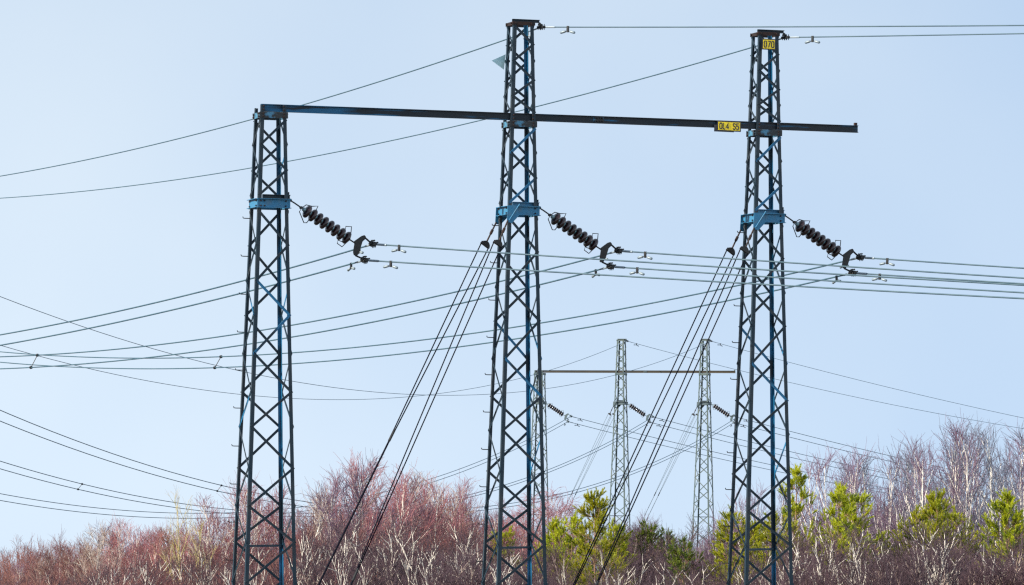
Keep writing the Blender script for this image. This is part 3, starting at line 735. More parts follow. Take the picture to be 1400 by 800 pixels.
def birch_meshes(seed, H=9.0, stems=1, spread=1.0, wob=.035, r0=.062, limbs=16, secs=6, twigs=5, fine=2, t0=.32, droop=0.0,
                 twr=.0062, limb_ang=.52, limb_len=.42, limb_r=.45, lead=22, low=.3, fine_dark=False):
    g = np.random.default_rng(seed)
    P, L = stem_lines(stems, H, spread, wob, 14, g)
    lo = r0 * (1 - .25 * g.random(stems))
    RT = lo[:, None] * (1 - .86 * np.linspace(0, 1, 14)[None, :] ** 1.05)
    a, la, ta = grow(P, L, limbs, t0, .97, limb_ang, .14, lambda t, l: (1.04 - t) * l * limb_len + .5, 8, .10, .07, g)
    ra = (r0 * (1.03 - ta)).clip(.014, .05) * limb_r + .006
    RA = taper(la, ra, .006, 8)
    b, lb, tb = grow(a, la, secs, low, .98, .48, .16, lambda t, l: (1.12 - t) * l * .5 + .28, 6, .07, .07, g)
    RB = taper(lb, .0115, .005, 6)
    c, lc, _ = grow(b, lb, twigs, .2, 1.0, .42, .14, lambda t, l: l * .5 + .22, 5, (.06, .02 - droop, -.03 - droop, -.05 - droop), .07, g)
    RC = taper(lc, twr + .001, twr - .0015, 5)
    d, ld, _ = grow(c, lc, fine, .2, 1.0, .4, .15, lambda t, l: l * .55 + .12, 4, (.02, -.02 - droop, -.05 - droop), .08, g)
    RD = taper(ld, twr, twr * .6, 4)
    e, le, _ = grow(P, L, lead, .6, 1.0, .42, .15, lambda t, l: (1.05 - t) * 2.2 + .35, 6, .07, .08, g)
    RE = taper(le, .0095, .004, 6)
    f, lf, _ = grow(e, le, 6, .15, 1.0, .42, .15, lambda t, l: l * .42 + .18, 4, (.04, -droop, -.03 - droop), .08, g)
    RF = taper(lf, twr, twr * .6, 4)
    if fine_dark: return merge([(P, RT, 7)]), merge([(a, RA, 5)]), merge([(b, RB, 4), (c, RC, 3), (d, RD, 3), (e, RE, 3), (f, RF, 3)])
    return merge([(P, RT, 7)]), merge([(a, RA, 5), (b, RB, 4)]), merge([(c, RC, 3), (d, RD, 3), (e, RE, 3), (f, RF, 3)])

def pine_meshes(seed, H=8.5, whorls=10, per=5, shape='cone', tufts=10, dens=52):
    g = np.random.default_rng(seed)
    P, L = stem_lines(1, H, .3, .03, 12, g)
    RT = (.075 * (1 - .9 * np.linspace(0, 1, 12)))[None, :]
    def ln(t, l):
        if shape == 'cone': return (1.02 - t) * H * .36 + .18
        if shape == 'sparse': return np.where(t > .8, .30, .35 + (1 - t) * H * .22)
        return .35 + np.sin(np.clip((1 - t) * 1.5, 0, 1) * 1.57) * H * .17
    a, la, ta = grow(P, L, whorls * per, .45, .985, 1.05, .28, lambda t, l: ln(t, l) * g.uniform(.45, 1.35, t.shape), 6, (.02, .06, .12, .16, .18), .07, g)
    RA = taper(la, .010 + .018 * (1 - ta), .006, 6)
    b, lb, tb = grow(a, la, tufts, .30, 1.0, .7, .2, lambda t, l: (1.15 - t) * l * .38 + .10, 4, (.12, .2, .25), .08, g)
    keep = g.random(len(b)) > .22; b, lb = b[keep], lb[keep]
    RB = taper(lb, .009, .005, 4)
    # a needle brush along the end of every shoot
    S = np.concatenate([b[:, -2:], a[:, -2:], P[:, -2:]]); n = len(S)
    ends = S[:, 1]; dirs = S[:, 1] - S[:, 0]; dirs /= np.linalg.norm(dirs, axis=1, keepdims=True)
    blen = .26 * (1 + g.normal(0, .3, n)).clip(.5, 1.8)
    q = np.repeat(np.arange(n), dens); m = len(q)
    u = g.random(m)
    pos = ends[q] - dirs[q] * (.10 - u * 1.0 * blen[q])[:, None]
    rv = g.normal(0, 1, (m, 3)); rv -= dirs[q] * np.sum(rv * dirs[q], 1, keepdims=True); rv /= np.linalg.norm(rv, axis=1, keepdims=True)
    an = .75 - .35 * u + g.normal(0, .12, m)
    nd = dirs[q] * np.cos(an)[:, None] + rv * np.sin(an)[:, None]
    le = .095 * (1 + g.normal(0, .15, m)); wv = np.cross(nd, rv); wv /= np.linalg.norm(wv, axis=1, keepdims=True) + 1e-9
    wd = .014
    V = np.stack([pos - wv * wd * .6, pos + wv * wd * .6, pos + nd * le[:, None] + wv * wd * .35, pos + nd * le[:, None] - wv * wd * .35], 1).reshape(-1, 3)
    F = np.arange(m * 4).reshape(-1, 4)
    return merge([(P, RT, 7)]), merge([(a, RA, 4), (b, RB, 3)]), (V, F)

PROTO = {}
def proto(key, meshes, H, names=('trunk', 'branches', 'crown')):
    PROTO[key] = (max(float(np.percentile(v[:, 2], 99.7)) for v, f in meshes), [mesh_of(nm, v, f, M['bark'], True) for nm, (v, f) in zip(names, meshes)])
for i, kw in enumerate((dict(stems=1, limbs=17), dict(stems=2, limbs=13, spread=.9), dict(stems=3, limbs=10, spread=1.5), dict(stems=2, limbs=12, spread=1.4, wob=.05), dict(stems=1, limbs=19, limb_len=.48))):
    proto('birch%d' % i, birch_meshes(101 + i, fine_dark=i == 1, twigs=4, fine=1, r0=.075, lead=16, **kw), 9.0)
for i, kw in enumerate((dict(stems=1, limbs=15), dict(stems=2, limbs=11, spread=1.0), dict(stems=3, limbs=8, spread=1.6), dict(stems=2, limbs=11, spread=1.4, wob=.05))):
    proto('airy%d' % i, birch_meshes(111 + i, twigs=3, fine=1, secs=4, r0=.085, lead=14, limb_r=.5, fine_dark=True, **kw), 9.0)
proto('weeping0', birch_meshes(131, stems=1, limbs=15, droop=.30, limb_ang=.75, limb_len=.44), 9.0)
proto('lichen0', birch_meshes(132, stems=2, limbs=9, secs=4, twigs=2, fine=1, spread=.7, r0=.085, twr=.0048, limb_r=.6, lead=8), 9.0)
for i in range(4):
    proto('young%d' % i, birch_meshes(141 + i, H=7, stems=4, spread=1.5, r0=.036, limbs=9, secs=5, twigs=4, fine=2, t0=.22, limb_len=.36, limb_ang=.42, wob=.045, lead=12, limb_r=.6), 7.0)
for i in range(3):
    proto('bush%d' % i, birch_meshes(151 + i, H=6, stems=8, spread=2.0, r0=.026, limbs=7, secs=5, twigs=4, fine=2, t0=.25, limb_len=.36, limb_ang=.42, wob=.045, lead=10, limb_r=.6), 6.0)
    proto('sapling%d' % i, birch_meshes(161 + i, H=6, stems=1 + i % 2, spread=.9, r0=.036, limbs=8, secs=4, twigs=3, fine=1, t0=.42, limb_len=.36, limb_ang=.40, wob=.055, limb_r=.65, lead=8), 6.0)
for key, kw in (('pinea', dict(shape='cone', whorls=12)), ('pineb', dict(shape='round', whorls=11)), ('pinec', dict(shape='sparse', whorls=8, per=4)), ('pined', dict(shape='round', whorls=9))):
    proto(key, pine_meshes(170 + ord(key[-1]), **kw), 8.5)

WHERE = (('left of the left mast', 337), ('between the left and middle masts', 690), ('between the middle and right masts', 1015), ('right of the right mast', 9999))
def zone(x, y):
    px = 700 + 6500 * x / y
    return next(w for w, lim in WHERE if px < lim)
PINE_LABEL = ['tall pointed yellow-green pine in front of the distant middle mast', 'low yellow-green pine left of the pointed pine', 'yellow-green pine just right of the middle mast shaft',
              'small pine at the foot of the distant middle mast', 'dark green pine between the two distant masts', 'dark green pine just left of the distant right mast',
              'yellow-green pine just left of the right mast shaft', 'yellow-green pine showing through the right mast lattice', 'tall thin-topped pine just right of the right mast',
              'green pine with long upright shoots, second right of the right mast', 'bushy green pine under the white birch crowns, third right of the right mast', 'green pine left of the middle one of three at far right',
              'middle and tallest of three pines close together at far right', 'green pine right of the middle one of three at far right', 'round bright green pine near the right edge of the view',
              'green pine half out of view at the right edge', 'little green pine shoot low below the distant right mast', 'green pine showing behind the right mast lattice, near its right leg', 'small green pine seen through the middle mast lattice']
ORD = ('first', 'second', 'third', 'fourth', 'fifth', 'sixth', 'seventh', 'eighth', 'ninth', 'tenth', 'eleventh', 'twelfth', 'thirteenth', 'fourteenth',
       'fifteenth', 'sixteenth', 'seventeenth', 'eighteenth', 'nineteenth', 'twentieth', 'twenty-first', 'twenty-second', 'twenty-third', 'twenty-fourth')
STEMS = dict(birch0='single-stemmed', birch1='twin-stemmed', birch2='triple-stemmed', birch3='twin-stemmed', birch4='single-stemmed', airy0='single-stemmed', airy1='twin-stemmed', airy2='triple-stemmed', airy3='twin-stemmed')
def plant(kind, tone, i, x, y, h, order=0):
    g = random.random
    w = zone(x, y)
    if kind == 'pine': key = 'pine' + tone
    elif kind == 'far': key = 'airy%d' % (i % 4)
    elif kind == 'birch' and (tone == 'p' or i % 3 == 0): key = 'airy%d' % random.randrange(4)
    else:
        n = sum(1 for k in PROTO if k.startswith(kind)); key = '%s%d' % (kind, random.randrange(n))
    H, ms = PROTO[key]
    if kind == 'pine': lab, nm, cat, grp = PINE_LABEL[i], 'pine_tree', 'pine tree', 'pines among the birches'
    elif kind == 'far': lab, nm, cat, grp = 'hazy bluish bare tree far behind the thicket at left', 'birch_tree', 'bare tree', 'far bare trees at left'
    elif kind == 'lichen': lab, nm, cat, grp = 'bare tree with yellow lichen on its twin trunks left of the left mast', 'bare_tree', 'bare tree', None
    elif kind == 'weeping': lab, nm, cat, grp = 'bare birch with drooping pinkish twigs just right of the middle mast', 'birch_tree', 'birch tree', 'weeping birches'
    elif kind == 'birch': lab, nm, cat, grp = '%s tall bare birch, %s from the left %s' % (STEMS[key], ORD[order], w), 'birch_tree', 'birch tree', 'tall birches ' + w
    elif kind == 'young': lab, nm, cat, grp = 'young bare birch with dense %s twigs, %s' % ('reddish' if tone == 'r' else 'purplish', w), 'young_birch', 'young birch', 'young birches ' + w
    elif kind == 'bush': lab, nm, cat, grp = 'low many-stemmed bare bush of %s twigs, %s' % ('russet' if tone == 'r' else 'dark', w), 'bare_bush', 'bush', 'bare bushes ' + w
    else: lab, nm, cat, grp = 'slender white birch sapling with few twigs, ' + w, 'birch_sapling', 'sapling', 'birch saplings ' + w
    gz = -.43 if y > 230 else -.43 * (lambda s: s * s * (3 - 2 * s))(max(0, (y - 120) / 110))
    s = (h - gz) / H / (1.0 if kind != 'pine' else 1.02)
    r = thing(nm, lab, cat, (x, y, gz - .05), g() * 6.28, grp)
    wd = s * (1.0 + .25 * (g() - .5)) * (1.12 if kind in ('young', 'bush') else 1.0)
    r.scale = (wd, wd, s)
    bark = {'lichen': 'bark_lichen', 'pine': 'bark_pine', 'far': 'bark_brown', 'bush': 'bark_brown'}.get(kind, 'bark')
    br = {'lichen': 'bark_lichen', 'pine': 'bark_pine', 'sapling': 'bark'}.get(kind, 'bark' if (kind == 'birch' and (tone == 'p' or i % 2)) else 'bark_brown')
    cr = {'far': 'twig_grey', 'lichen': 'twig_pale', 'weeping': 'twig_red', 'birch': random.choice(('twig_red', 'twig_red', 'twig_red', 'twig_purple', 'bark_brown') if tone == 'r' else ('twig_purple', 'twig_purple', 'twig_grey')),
          'young': 'twig_russet' if tone == 'r' else 'twig_dark', 'bush': 'twig_russet' if tone == 'r' else 'twig_dark', 'sapling': 'twig_dark',
          'pine': 'needle_dark' if tone == 'd' else 'needle'}[kind]
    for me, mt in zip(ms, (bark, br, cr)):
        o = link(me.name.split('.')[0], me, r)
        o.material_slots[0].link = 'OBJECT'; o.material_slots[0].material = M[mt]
TREES = {
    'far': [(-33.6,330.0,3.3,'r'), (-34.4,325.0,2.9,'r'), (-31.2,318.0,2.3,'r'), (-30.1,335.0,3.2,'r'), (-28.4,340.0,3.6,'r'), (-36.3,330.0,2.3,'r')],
    'birch': [(-22.3,205.0,4.0,'r'), (-20.5,200.0,4.2,'r'), (-18.4,192.0,4.8,'r'), (-17.3,186.0,5.2,'r'), (-16.9,188.0,5.0,'r'), (-14.8,172.0,6.1,'r'), (-14.5,176.0,6.1,'r'), (-13.9,174.0,6.2,'r'), (-13.2,178.0,6.0,'r'), (-12.0,170.0,6.0,'r'), (-13.9,182.0,5.8,'r'), (-10.2,165.0,7.1,'r'), (-10.1,170.0,6.7,'r'), (-8.9,166.0,7.8,'r'), (-8.7,171.0,7.5,'r'), (-7.7,168.0,6.8,'r'), (-7.1,166.0,6.9,'r'), (-6.5,160.0,7.5,'r'), (-6.0,162.0,8.1,'r'), (-5.4,155.0,8.5,'r'), (-4.9,157.0,8.6,'r'), (-4.5,162.0,8.3,'r'), (-4.1,166.0,7.9,'r'), (-3.6,168.0,7.8,'r'), (-3.1,165.0,7.9,'r'), (-2.9,170.0,8.0,'r'), (-2.4,168.0,7.8,'r'), (-2.1,176.0,7.6,'r'), (-1.6,180.0,7.4,'r'), (-1.1,176.0,7.0,'r'), (-0.2,172.0,6.7,'r'), (2.6,190.0,6.8,'p'), (4.9,204.0,6.3,'p'), (5.4,206.0,6.5,'p'), (6.8,212.0,6.2,'p'), (7.5,214.0,5.2,'p'), (7.9,205.0,5.1,'p'), (8.0,192.0,5.7,'p'), (8.1,188.0,6.8,'p'), (8.9,184.0,7.2,'p'), (9.4,182.0,7.6,'p'), (9.8,180.0,7.8,'p'), (10.4,176.0,7.3,'p'), (11.1,168.0,8.8,'p'), (11.5,166.0,9.1,'p'), (12.4,172.0,8.9,'p'), (13.4,178.0,8.4,'p'), (12.5,160.0,9.1,'p'), (13.3,166.0,9.0,'p'), (14.1,168.0,9.4,'p'), (13.7,158.0,9.4,'p'), (14.6,164.0,9.2,'p'), (14.6,160.0,9.8,'p'), (15.9,168.0,9.8,'p'), (15.4,160.0,10.0,'p'), (17.1,172.0,10.0,'p'), (16.7,164.0,9.7,'p'), (16.8,160.0,9.9,'p'), (17.9,166.0,9.6,'p'), (18.8,170.0,9.9,'p')],
    'lichen': [(-10.7,160.0,7.4,'r')],
    'weeping': [(0.4,174.0,6.8,'r'), (1.2,186.0,7.3,'r'), (1.9,184.0,7.5,'r')],
    'young': [(4.5,196.0,6.0,'p'), (5.0,200.0,6.2,'p'), (5.4,198.0,6.1,'p'), (6.0,194.0,6.2,'p'), (6.6,200.0,6.0,'p'), (7.1,202.0,5.6,'p'), (7.9,196.0,5.6,'p'), (8.2,190.0,6.3,'p'), (8.7,192.0,6.2,'p'), (0.1,188.0,6.4,'p'), (0.7,190.0,6.5,'p'), (-26.9,197.5,3.9,'r'), (-26.2,197.5,3.6,'r'), (-24.4,189.5,4.5,'r'), (-25.4,202.1,3.8,'r'), (-22.5,183.2,4.3,'r'), (-21.1,176.4,4.3,'r'), (-23.7,202.6,4.1,'r'), (-22.6,199.1,4.3,'r'), (-19.9,179.7,4.2,'r'), (-19.7,182.1,4.0,'r'), (-21.3,201.3,3.6,'r'), (-19.7,191.6,4.0,'r'), (-20.3,203.3,4.5,'r'), (-19.4,201.9,4.0,'r'), (-16.9,180.8,5.0,'r'), (-16.8,184.7,5.2,'r'), (-17.2,195.7,5.3,'r'), (-16.9,199.7,5.2,'r'), (-15.6,190.0,5.3,'r'), (-16.1,204.3,5.5,'r'), (-15.2,200.5,5.0,'r'), (-13.7,186.6,5.2,'r'), (-12.5,177.4,5.9,'r'), (-12.3,181.7,5.2,'r'), (-13.1,203.3,5.0,'r'), (-11.8,191.2,5.8,'r'), (-11.5,197.7,6.0,'r'), (-9.7,177.1,5.7,'r'), (-9.5,185.9,6.3,'r'), (-8.9,185.9,5.8,'r'), (-8.2,185.1,6.2,'r'), (-7.4,178.3,6.7,'r'), (-8.0,204.9,6.2,'r'), (-7.4,204.6,7.0,'r'), (-6.0,182.9,6.8,'r'), (-5.6,189.2,6.5,'r'), (-5.5,202.6,7.0,'r'), (-4.9,200.3,6.7,'r'), (-4.4,203.5,6.5,'r'), (-3.3,179.1,6.5,'r'), (-3.1,200.5,6.8,'r'), (-2.6,205.0,6.5,'r'), (-1.7,189.2,6.1,'r'), (-1.1,189.9,6.2,'r'), (-0.6,180.2,6.4,'r'), (-0.1,203.8,5.6,'p'), (0.5,185.8,6.0,'p'), (1.1,198.7,6.1,'p'), (1.8,198.8,5.9,'p'), (2.4,195.3,5.6,'p'), (3.1,196.4,5.8,'p'), (3.7,198.3,5.6,'p'), (4.5,203.4,5.6,'p'), (4.4,176.3,5.5,'p'), (5.5,195.5,5.5,'p'), (6.1,194.8,4.9,'p'), (6.8,194.7,5.2,'p'), (7.1,186.2,5.0,'p'), (8.2,196.0,5.0,'p'), (8.7,191.0,5.2,'p'), (9.7,200.3,6.0,'p'), (10.2,196.1,5.9,'p'), (10.0,181.0,6.0,'p'), (11.5,195.3,6.2,'p'), (12.2,198.5,6.3,'p'), (11.5,176.8,6.5,'p'), (13.2,194.9,6.7,'p'), (13.7,194.3,6.5,'p'), (13.3,182.6,6.9,'p'), (13.9,185.2,7.2,'p'), (13.8,177.0,7.2,'p'), (15.7,193.7,7.0,'p'), (17.0,202.2,7.1,'p'), (16.0,184.1,7.1,'p'), (17.9,200.1,7.3,'p'), (17.9,193.8,7.4,'p'), (17.7,185.8,7.1,'p'), (19.6,199.7,6.7,'p'), (19.7,194.6,6.8,'p'), (20.1,193.3,7.4,'p'), (21.9,204.1,6.6,'p'), (22.3,201.9,7.1,'p'), (21.7,192.4,7.3,'p'), (22.6,194.3,7.3,'p'), (22.6,188.5,7.1,'p'), (25.0,204.2,7.2,'p'), (25.4,202.5,6.6,'p'), (26.3,204.4,7.2,'p'), (24.4,185.3,7.1,'p'), (25.0,184.3,7.1,'p'), (26.9,194.0,7.4,'p'), (-22.7,167.2,3.9,'r'), (-21.4,161.7,4.2,'r'), (-21.6,167.2,3.5,'r'), (-19.4,153.4,4.2,'r'), (-20.0,163.4,4.0,'r'), (-19.4,163.3,3.8,'r'), (-19.2,166.7,4.0,'r'), (-17.7,157.4,4.0,'r'), (-17.5,160.2,3.9,'r'), (-17.3,163.0,3.8,'r'), (-16.6,160.0,4.2,'r'), (-16.2,162.0,3.9,'r'), (-15.5,159.4,4.2,'r'), (-15.4,163.9,4.2,'r'), (-14.3,158.5,4.3,'r'), (-13.5,154.3,4.6,'r'), (-12.8,151.5,4.8,'r'), (-12.8,159.5,4.7,'r'), (-13.2,170.0,4.6,'r'), (-12.1,162.1,4.9,'r'), (-11.0,153.4,5.2,'r'), (-10.3,151.5,5.0,'r'), (-10.9,167.4,4.8,'r'), (-10.2,165.9,5.4,'r'), (-9.5,165.4,4.9,'r'), (-8.5,154.8,5.2,'r'), (-8.5,165.7,5.1,'r'), (-8.3,170.2,5.5,'r'), (-7.3,159.1,5.6,'r'), (-6.5,151.0,5.8,'r'), (-6.1,151.6,6.0,'r'), (-6.2,166.3,5.9,'r'), (-5.4,159.5,6.3,'r'), (-4.9,160.8,6.0,'r'), (-4.0,151.2,6.2,'r'), (-3.8,163.9,6.3,'r'), (-3.2,162.2,5.8,'r'), (-2.7,162.1,6.2,'r'), (-2.2,161.4,5.8,'r'), (-1.7,158.2,6.1,'r'), (-1.2,165.7,6.0,'r'), (-0.6,164.7,5.9,'r'), (-0.1,163.1,5.8,'p'), (0.3,160.6,5.3,'p'), (0.8,150.6,5.4,'p'), (1.4,153.3,5.7,'p'), (2.0,154.9,5.3,'p'), (2.6,164.6,4.9,'p'), (3.2,163.7,5.3,'p'), (3.5,157.3,5.3,'p'), (4.1,158.5,5.1,'p'), (4.7,164.3,4.7,'p'), (5.5,168.7,4.7,'p'), (5.8,162.6,4.6,'p'), (6.0,152.1,5.1,'p'), (6.3,150.9,5.3,'p'), (7.7,166.7,5.1,'p'), (8.2,169.6,5.2,'p'), (8.3,160.2,5.5,'p'), (8.4,153.5,5.8,'p'), (9.8,169.4,5.7,'p'), (9.5,156.1,6.0,'p'), (9.8,155.2,6.1,'p'), (11.4,170.3,6.2,'p'), (11.5,165.1,5.8,'p'), (12.5,170.8,6.1,'p'), (11.9,156.4,6.2,'p'), (12.2,153.6,6.2,'p'), (12.8,155.1,6.6,'p'), (14.6,171.4,6.3,'p'), (14.2,160.3,6.4,'p'), (15.2,165.8,6.2,'p'), (15.5,164.8,6.5,'p'), (15.7,159.5,6.3,'p'), (15.4,151.3,6.7,'p'), (16.0,151.0,6.5,'p'), (17.6,161.4,6.1,'p'), (17.0,151.6,6.6,'p'), (19.8,170.6,6.3,'p'), (18.0,151.1,6.6,'p'), (19.0,155.6,6.7,'p'), (18.9,151.1,6.5,'p'), (19.7,153.9,6.2,'p'), (21.2,161.7,6.4,'p'), (20.4,152.4,6.5,'p'), (22.4,163.2,6.1,'p')],
    'bush': [(-19.1,140.6,4.6,'p'), (-18.8,142.0,4.6,'r'), (-17.9,139.2,4.6,'r'), (-17.1,137.0,4.7,'p'), (-16.7,137.0,4.7,'r'), (-15.8,133.3,4.8,'p'), (-15.3,133.0,4.8,'r'), (-15.2,136.6,4.7,'p'), (-14.8,137.0,4.7,'p'), (-14.8,142.5,4.6,'r'), (-14.5,145.1,4.5,'r'), (-13.8,143.2,4.6,'r'), (-12.5,134.1,4.8,'r'), (-12.9,142.8,4.6,'p'), (-12.3,140.9,4.7,'p'), (-11.6,137.7,4.7,'p'), (-10.9,135.7,4.8,'r'), (-10.2,132.2,4.8,'r'), (-9.8,133.5,4.8,'r'), (-9.7,139.1,4.7,'p'), (-9.0,137.1,5.0,'r'), (-8.5,139.1,4.8,'r'), (-8.5,147.5,4.7,'r'), (-7.5,138.7,4.8,'p'), (-7.2,141.2,5.3,'r'), (-6.4,135.4,5.2,'r'), (-6.1,137.7,5.2,'p'), (-5.5,136.0,5.5,'p'), (-5.1,141.9,5.2,'r'), (-4.6,139.8,5.3,'p'), (-4.3,143.5,5.8,'p'), (-3.5,137.2,5.4,'p'), (-3.2,144.8,5.4,'p'), (-2.6,141.4,5.5,'p'), (-2.1,132.4,5.7,'p'), (-1.7,139.6,5.5,'p'), (-1.2,147.7,5.3,'p'), (-0.6,143.1,4.9,'p'), (-0.1,144.8,5.0,'p'), (0.4,142.9,4.9,'p'), (0.8,133.2,5.2,'p'), (1.3,141.3,5.0,'p'), (1.8,136.9,4.9,'p'), (2.5,143.5,4.9,'p'), (2.9,142.7,4.8,'p'), (3.5,143.0,4.8,'p'), (4.1,141.8,4.8,'p'), (4.6,146.3,4.7,'p'), (4.9,140.7,4.9,'p'), (5.3,138.2,4.9,'p'), (6.0,146.4,4.8,'p'), (6.3,138.2,4.9,'p'), (6.8,140.9,4.9,'p'), (7.6,146.2,5.0,'p'), (7.5,136.3,5.3,'p'), (7.9,134.7,5.1,'p'), (8.5,135.6,5.3,'p'), (9.5,145.3,5.3,'p'), (9.7,138.7,5.4,'p'), (10.7,146.5,5.5,'p'), (10.8,141.7,5.8,'p'), (10.7,132.5,6.0,'p'), (11.8,141.7,5.7,'p'), (12.2,141.5,5.9,'p'), (13.0,143.7,5.6,'p'), (13.5,145.4,5.8,'p'), (14.2,145.6,5.9,'p'), (13.7,135.7,5.6,'p'), (14.7,139.6,5.6,'p'), (14.5,134.5,6.1,'p'), (15.7,141.9,6.0,'p'), (16.4,143.8,5.6,'p'), (16.9,143.4,5.5,'p'), (17.3,142.0,5.5,'p'), (16.9,133.6,6.1,'p'), (17.8,138.0,6.0,'p'), (19.1,143.9,5.7,'p'), (19.0,140.7,5.9,'p'), (19.6,141.6,6.0,'p')],
    'sapling': [(-15.3,136.9,4.8,'w'), (-13.8,129.3,5.0,'w'), (-13.6,133.3,4.9,'w'), (-13.3,134.4,4.9,'w'), (-12.8,134.9,4.9,'w'), (-12.8,140.5,4.8,'w'), (-11.5,133.3,5.1,'w'), (-11.4,137.3,4.8,'w'), (-10.7,132.3,5.4,'w'), (-10.2,132.9,5.8,'w'), (-10.7,145.7,5.2,'w'), (-10.1,144.8,5.4,'w'), (-9.6,142.6,5.5,'w'), (-8.7,134.5,5.2,'w'), (-8.5,136.2,5.8,'w'), (-7.5,129.0,5.7,'w'), (-7.5,136.0,5.2,'w'), (-6.9,133.0,6.2,'w'), (-6.4,137.1,5.7,'w'), (-6.2,142.0,6.0,'w'), (-5.8,144.2,5.9,'w'), (-4.7,128.6,6.2,'w'), (-4.5,135.4,6.0,'w'), (-4.2,144.5,5.9,'w'), (-3.6,141.6,5.7,'w'), (-2.9,142.1,6.6,'w'), (-2.4,145.9,5.6,'w'), (-1.8,132.9,6.3,'w'), (-1.4,140.0,6.3,'w'), (-1.0,136.2,6.4,'w'), (-0.6,144.2,6.0,'w'), (0.1,128.3,6.2,'w'), (1.1,138.8,5.2,'w'), (1.8,144.6,5.8,'w'), (2.6,131.3,6.1,'w'), (3.6,141.6,5.6,'w'), (4.1,130.7,5.1,'w'), (5.2,140.6,5.0,'w'), (5.8,139.6,5.7,'w'), (6.5,136.6,5.7,'w'), (7.1,132.3,5.4,'w'), (8.2,137.8,6.3,'w'), (9.1,136.7,6.6,'w'), (10.4,141.9,6.9,'w'), (11.0,139.0,6.5,'w'), (11.8,137.0,6.9,'w'), (12.1,134.2,6.7,'w'), (12.9,136.1,6.8,'w'), (13.6,134.7,6.2,'w'), (15.6,144.9,6.2,'w'), (-6.6,142.2,5.5,'w'), (-6.2,139.1,5.6,'w'), (-6.2,145.4,5.8,'w'), (-5.8,142.2,5.8,'w'), (-5.4,139.9,6.0,'w'), (-5.4,145.9,6.3,'w'), (-4.9,138.8,6.5,'w'), (-4.7,140.0,6.6,'w'), (-4.4,141.9,6.6,'w'), (-4.0,141.7,6.2,'w'), (-3.7,143.4,6.3,'w'), (-3.4,141.7,6.7,'w'), (-3.2,150.6,6.4,'w'), (-2.7,138.7,6.8,'w'), (-2.3,138.1,6.3,'w'), (-2.3,144.9,6.0,'w'), (-1.9,146.2,6.7,'w'), (-1.7,146.6,6.0,'w'), (-1.4,151.3,6.4,'w'), (-1.1,147.6,6.6,'w'), (-0.9,144.4,6.6,'w'), (-12.6,148.1,4.8,'w'), (-12.4,149.8,5.0,'w'), (-11.4,141.6,5.1,'w'), (-11.6,148.6,5.6,'w'), (-10.8,144.5,5.0,'w'), (-10.3,141.7,5.6,'w'), (-9.6,139.2,5.7,'w'), (-9.5,144.0,5.8,'w'), (-8.8,140.4,5.5,'w'), (-8.9,147.6,5.5,'w'), (-8.6,150.8,5.5,'w'), (-6.1,138.3,6.7,'w'), (-5.8,141.9,6.2,'w'), (-5.5,142.6,6.9,'w'), (-5.3,148.4,6.4,'w'), (-4.8,142.9,6.7,'w'), (-4.4,144.6,6.9,'w'), (-3.8,140.7,6.6,'w'), (-3.4,146.5,6.9,'w'), (-1.9,147.4,5.9,'w'), (-1.5,138.7,5.8,'w'), (-0.1,135.7,6.0,'w'), (0.2,138.1,6.0,'w'), (0.3,139.7,5.8,'w'), (7.2,148.2,5.8,'w'), (7.8,138.2,6.1,'w'), (8.7,144.1,6.7,'w'), (8.9,144.3,6.6,'w'), (9.5,149.3,6.8,'w'), (8.9,135.9,6.5,'w'), (9.9,146.3,6.0,'w'), (9.9,139.4,6.2,'w'), (9.9,135.6,6.5,'w'), (10.9,144.1,5.8,'w'), (12.4,147.5,6.0,'w'), (12.7,143.3,6.9,'w'), (12.2,134.8,6.5,'w'), (14.6,149.6,6.0,'w'), (14.1,140.1,6.5,'w'), (15.0,144.2,6.1,'w'), (4.1,145.6,6.0,'w'), (4.4,138.2,5.8,'w'), (-13.7,140.5,5.1,'w'), (-12.1,139.3,5.3,'w'), (-11.3,135.5,5.5,'w'), (-10.3,135.0,5.3,'w'), (-8.8,145.5,5.5,'w')],
    'pine': [(2.9,154.6,7.6,'a'), (2.1,157.0,6.8,'b'), (1.5,160.2,6.6,'a'), (3.7,163.4,6.5,'b'), (5.7,196.0,6.3,'d'), (6.6,200.0,6.0,'d'), (7.5,160.2,7.0,'b'), (8.1,161.8,6.6,'a'), (9.8,158.6,8.5,'c'), (10.2,150.6,7.9,'c'), (11.1,152.2,7.7,'b'), (13.2,153.0,7.1,'b'), (13.7,151.4,7.7,'a'), (14.4,153.8,7.1,'b'), (15.6,149.0,7.7,'a'), (16.6,155.4,6.8,'b'), (5.5,150.0,6.1,'d'), (8.7,155.4,7.0,'b'), (-0.3,163.4,6.2,'b')],
}
for kind, rows in TREES.items():
    for i, (x, y, h, tone) in enumerate(rows):
        same = sorted(a[0] / a[1] for a in rows if zone(a[0], a[1]) == zone(x, y))
        plant(kind, tone, i, x, y, h, same.index(x / y) if kind == 'birch' else 0)

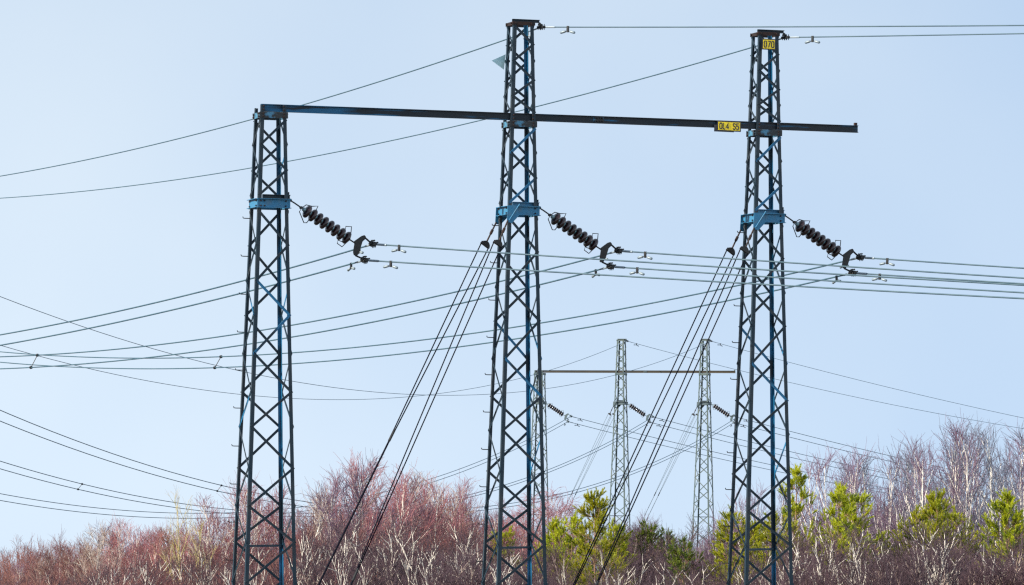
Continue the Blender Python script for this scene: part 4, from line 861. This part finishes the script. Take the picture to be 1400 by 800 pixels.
# far thicket that fills the gaps: too many stems to count
def thicket(name, n, y0, y1, hmin, hmax, xlo, xhi, mat, seed):
    g = np.random.default_rng(seed)
    Y = g.uniform(y0, y1, n); X = g.uniform(xlo, xhi, n) * Y
    H = g.uniform(hmin, hmax, n) * (.85 + .15 * np.sin(X * .9))
    P = np.empty((n, 6, 3)); d = g.normal(0, .10, (n, 2))
    f = np.linspace(0, 1, 6)
    P[:, :, 0] = X[:, None] + d[:, :1] * H[:, None] * f + np.cumsum(g.normal(0, .05, (n, 6)), 1)
    P[:, :, 1] = Y[:, None] + d[:, 1:] * H[:, None] * f + np.cumsum(g.normal(0, .05, (n, 6)), 1)
    P[:, :, 2] = H[:, None] * f - .45
    b, lb, _ = grow(P, H, 9, .35, 1.0, .5, .2, lambda t, l: (1.1 - t) * l * .25 + .25, 4, .06, .12, g)
    c, lc, _ = grow(b, lb, 4, .2, 1.0, .5, .2, lambda t, l: l * .4 + .12, 3, .02, .14, g)
    V, F = merge([(P, taper(H, .022, .008, 6), 4), (b, taper(lb, .010, .005, 4), 3), (c, taper(lc, .0065, .004, 3), 3)])
    tag(link(name, mesh_of(name, V, F, M[mat], True)), 'mass of bare undergrowth behind the birches, ' + ('at left' if xhi < .01 else 'at right'), 'undergrowth', kind='stuff')
thicket('undergrowth', 2200, 208, 290, 3.2, 4.7, -.16, .0, 'twig_russet', 301)
thicket('undergrowth', 2200, 208, 290, 3.3, 4.7, .0, .16, 'twig_dark', 302)
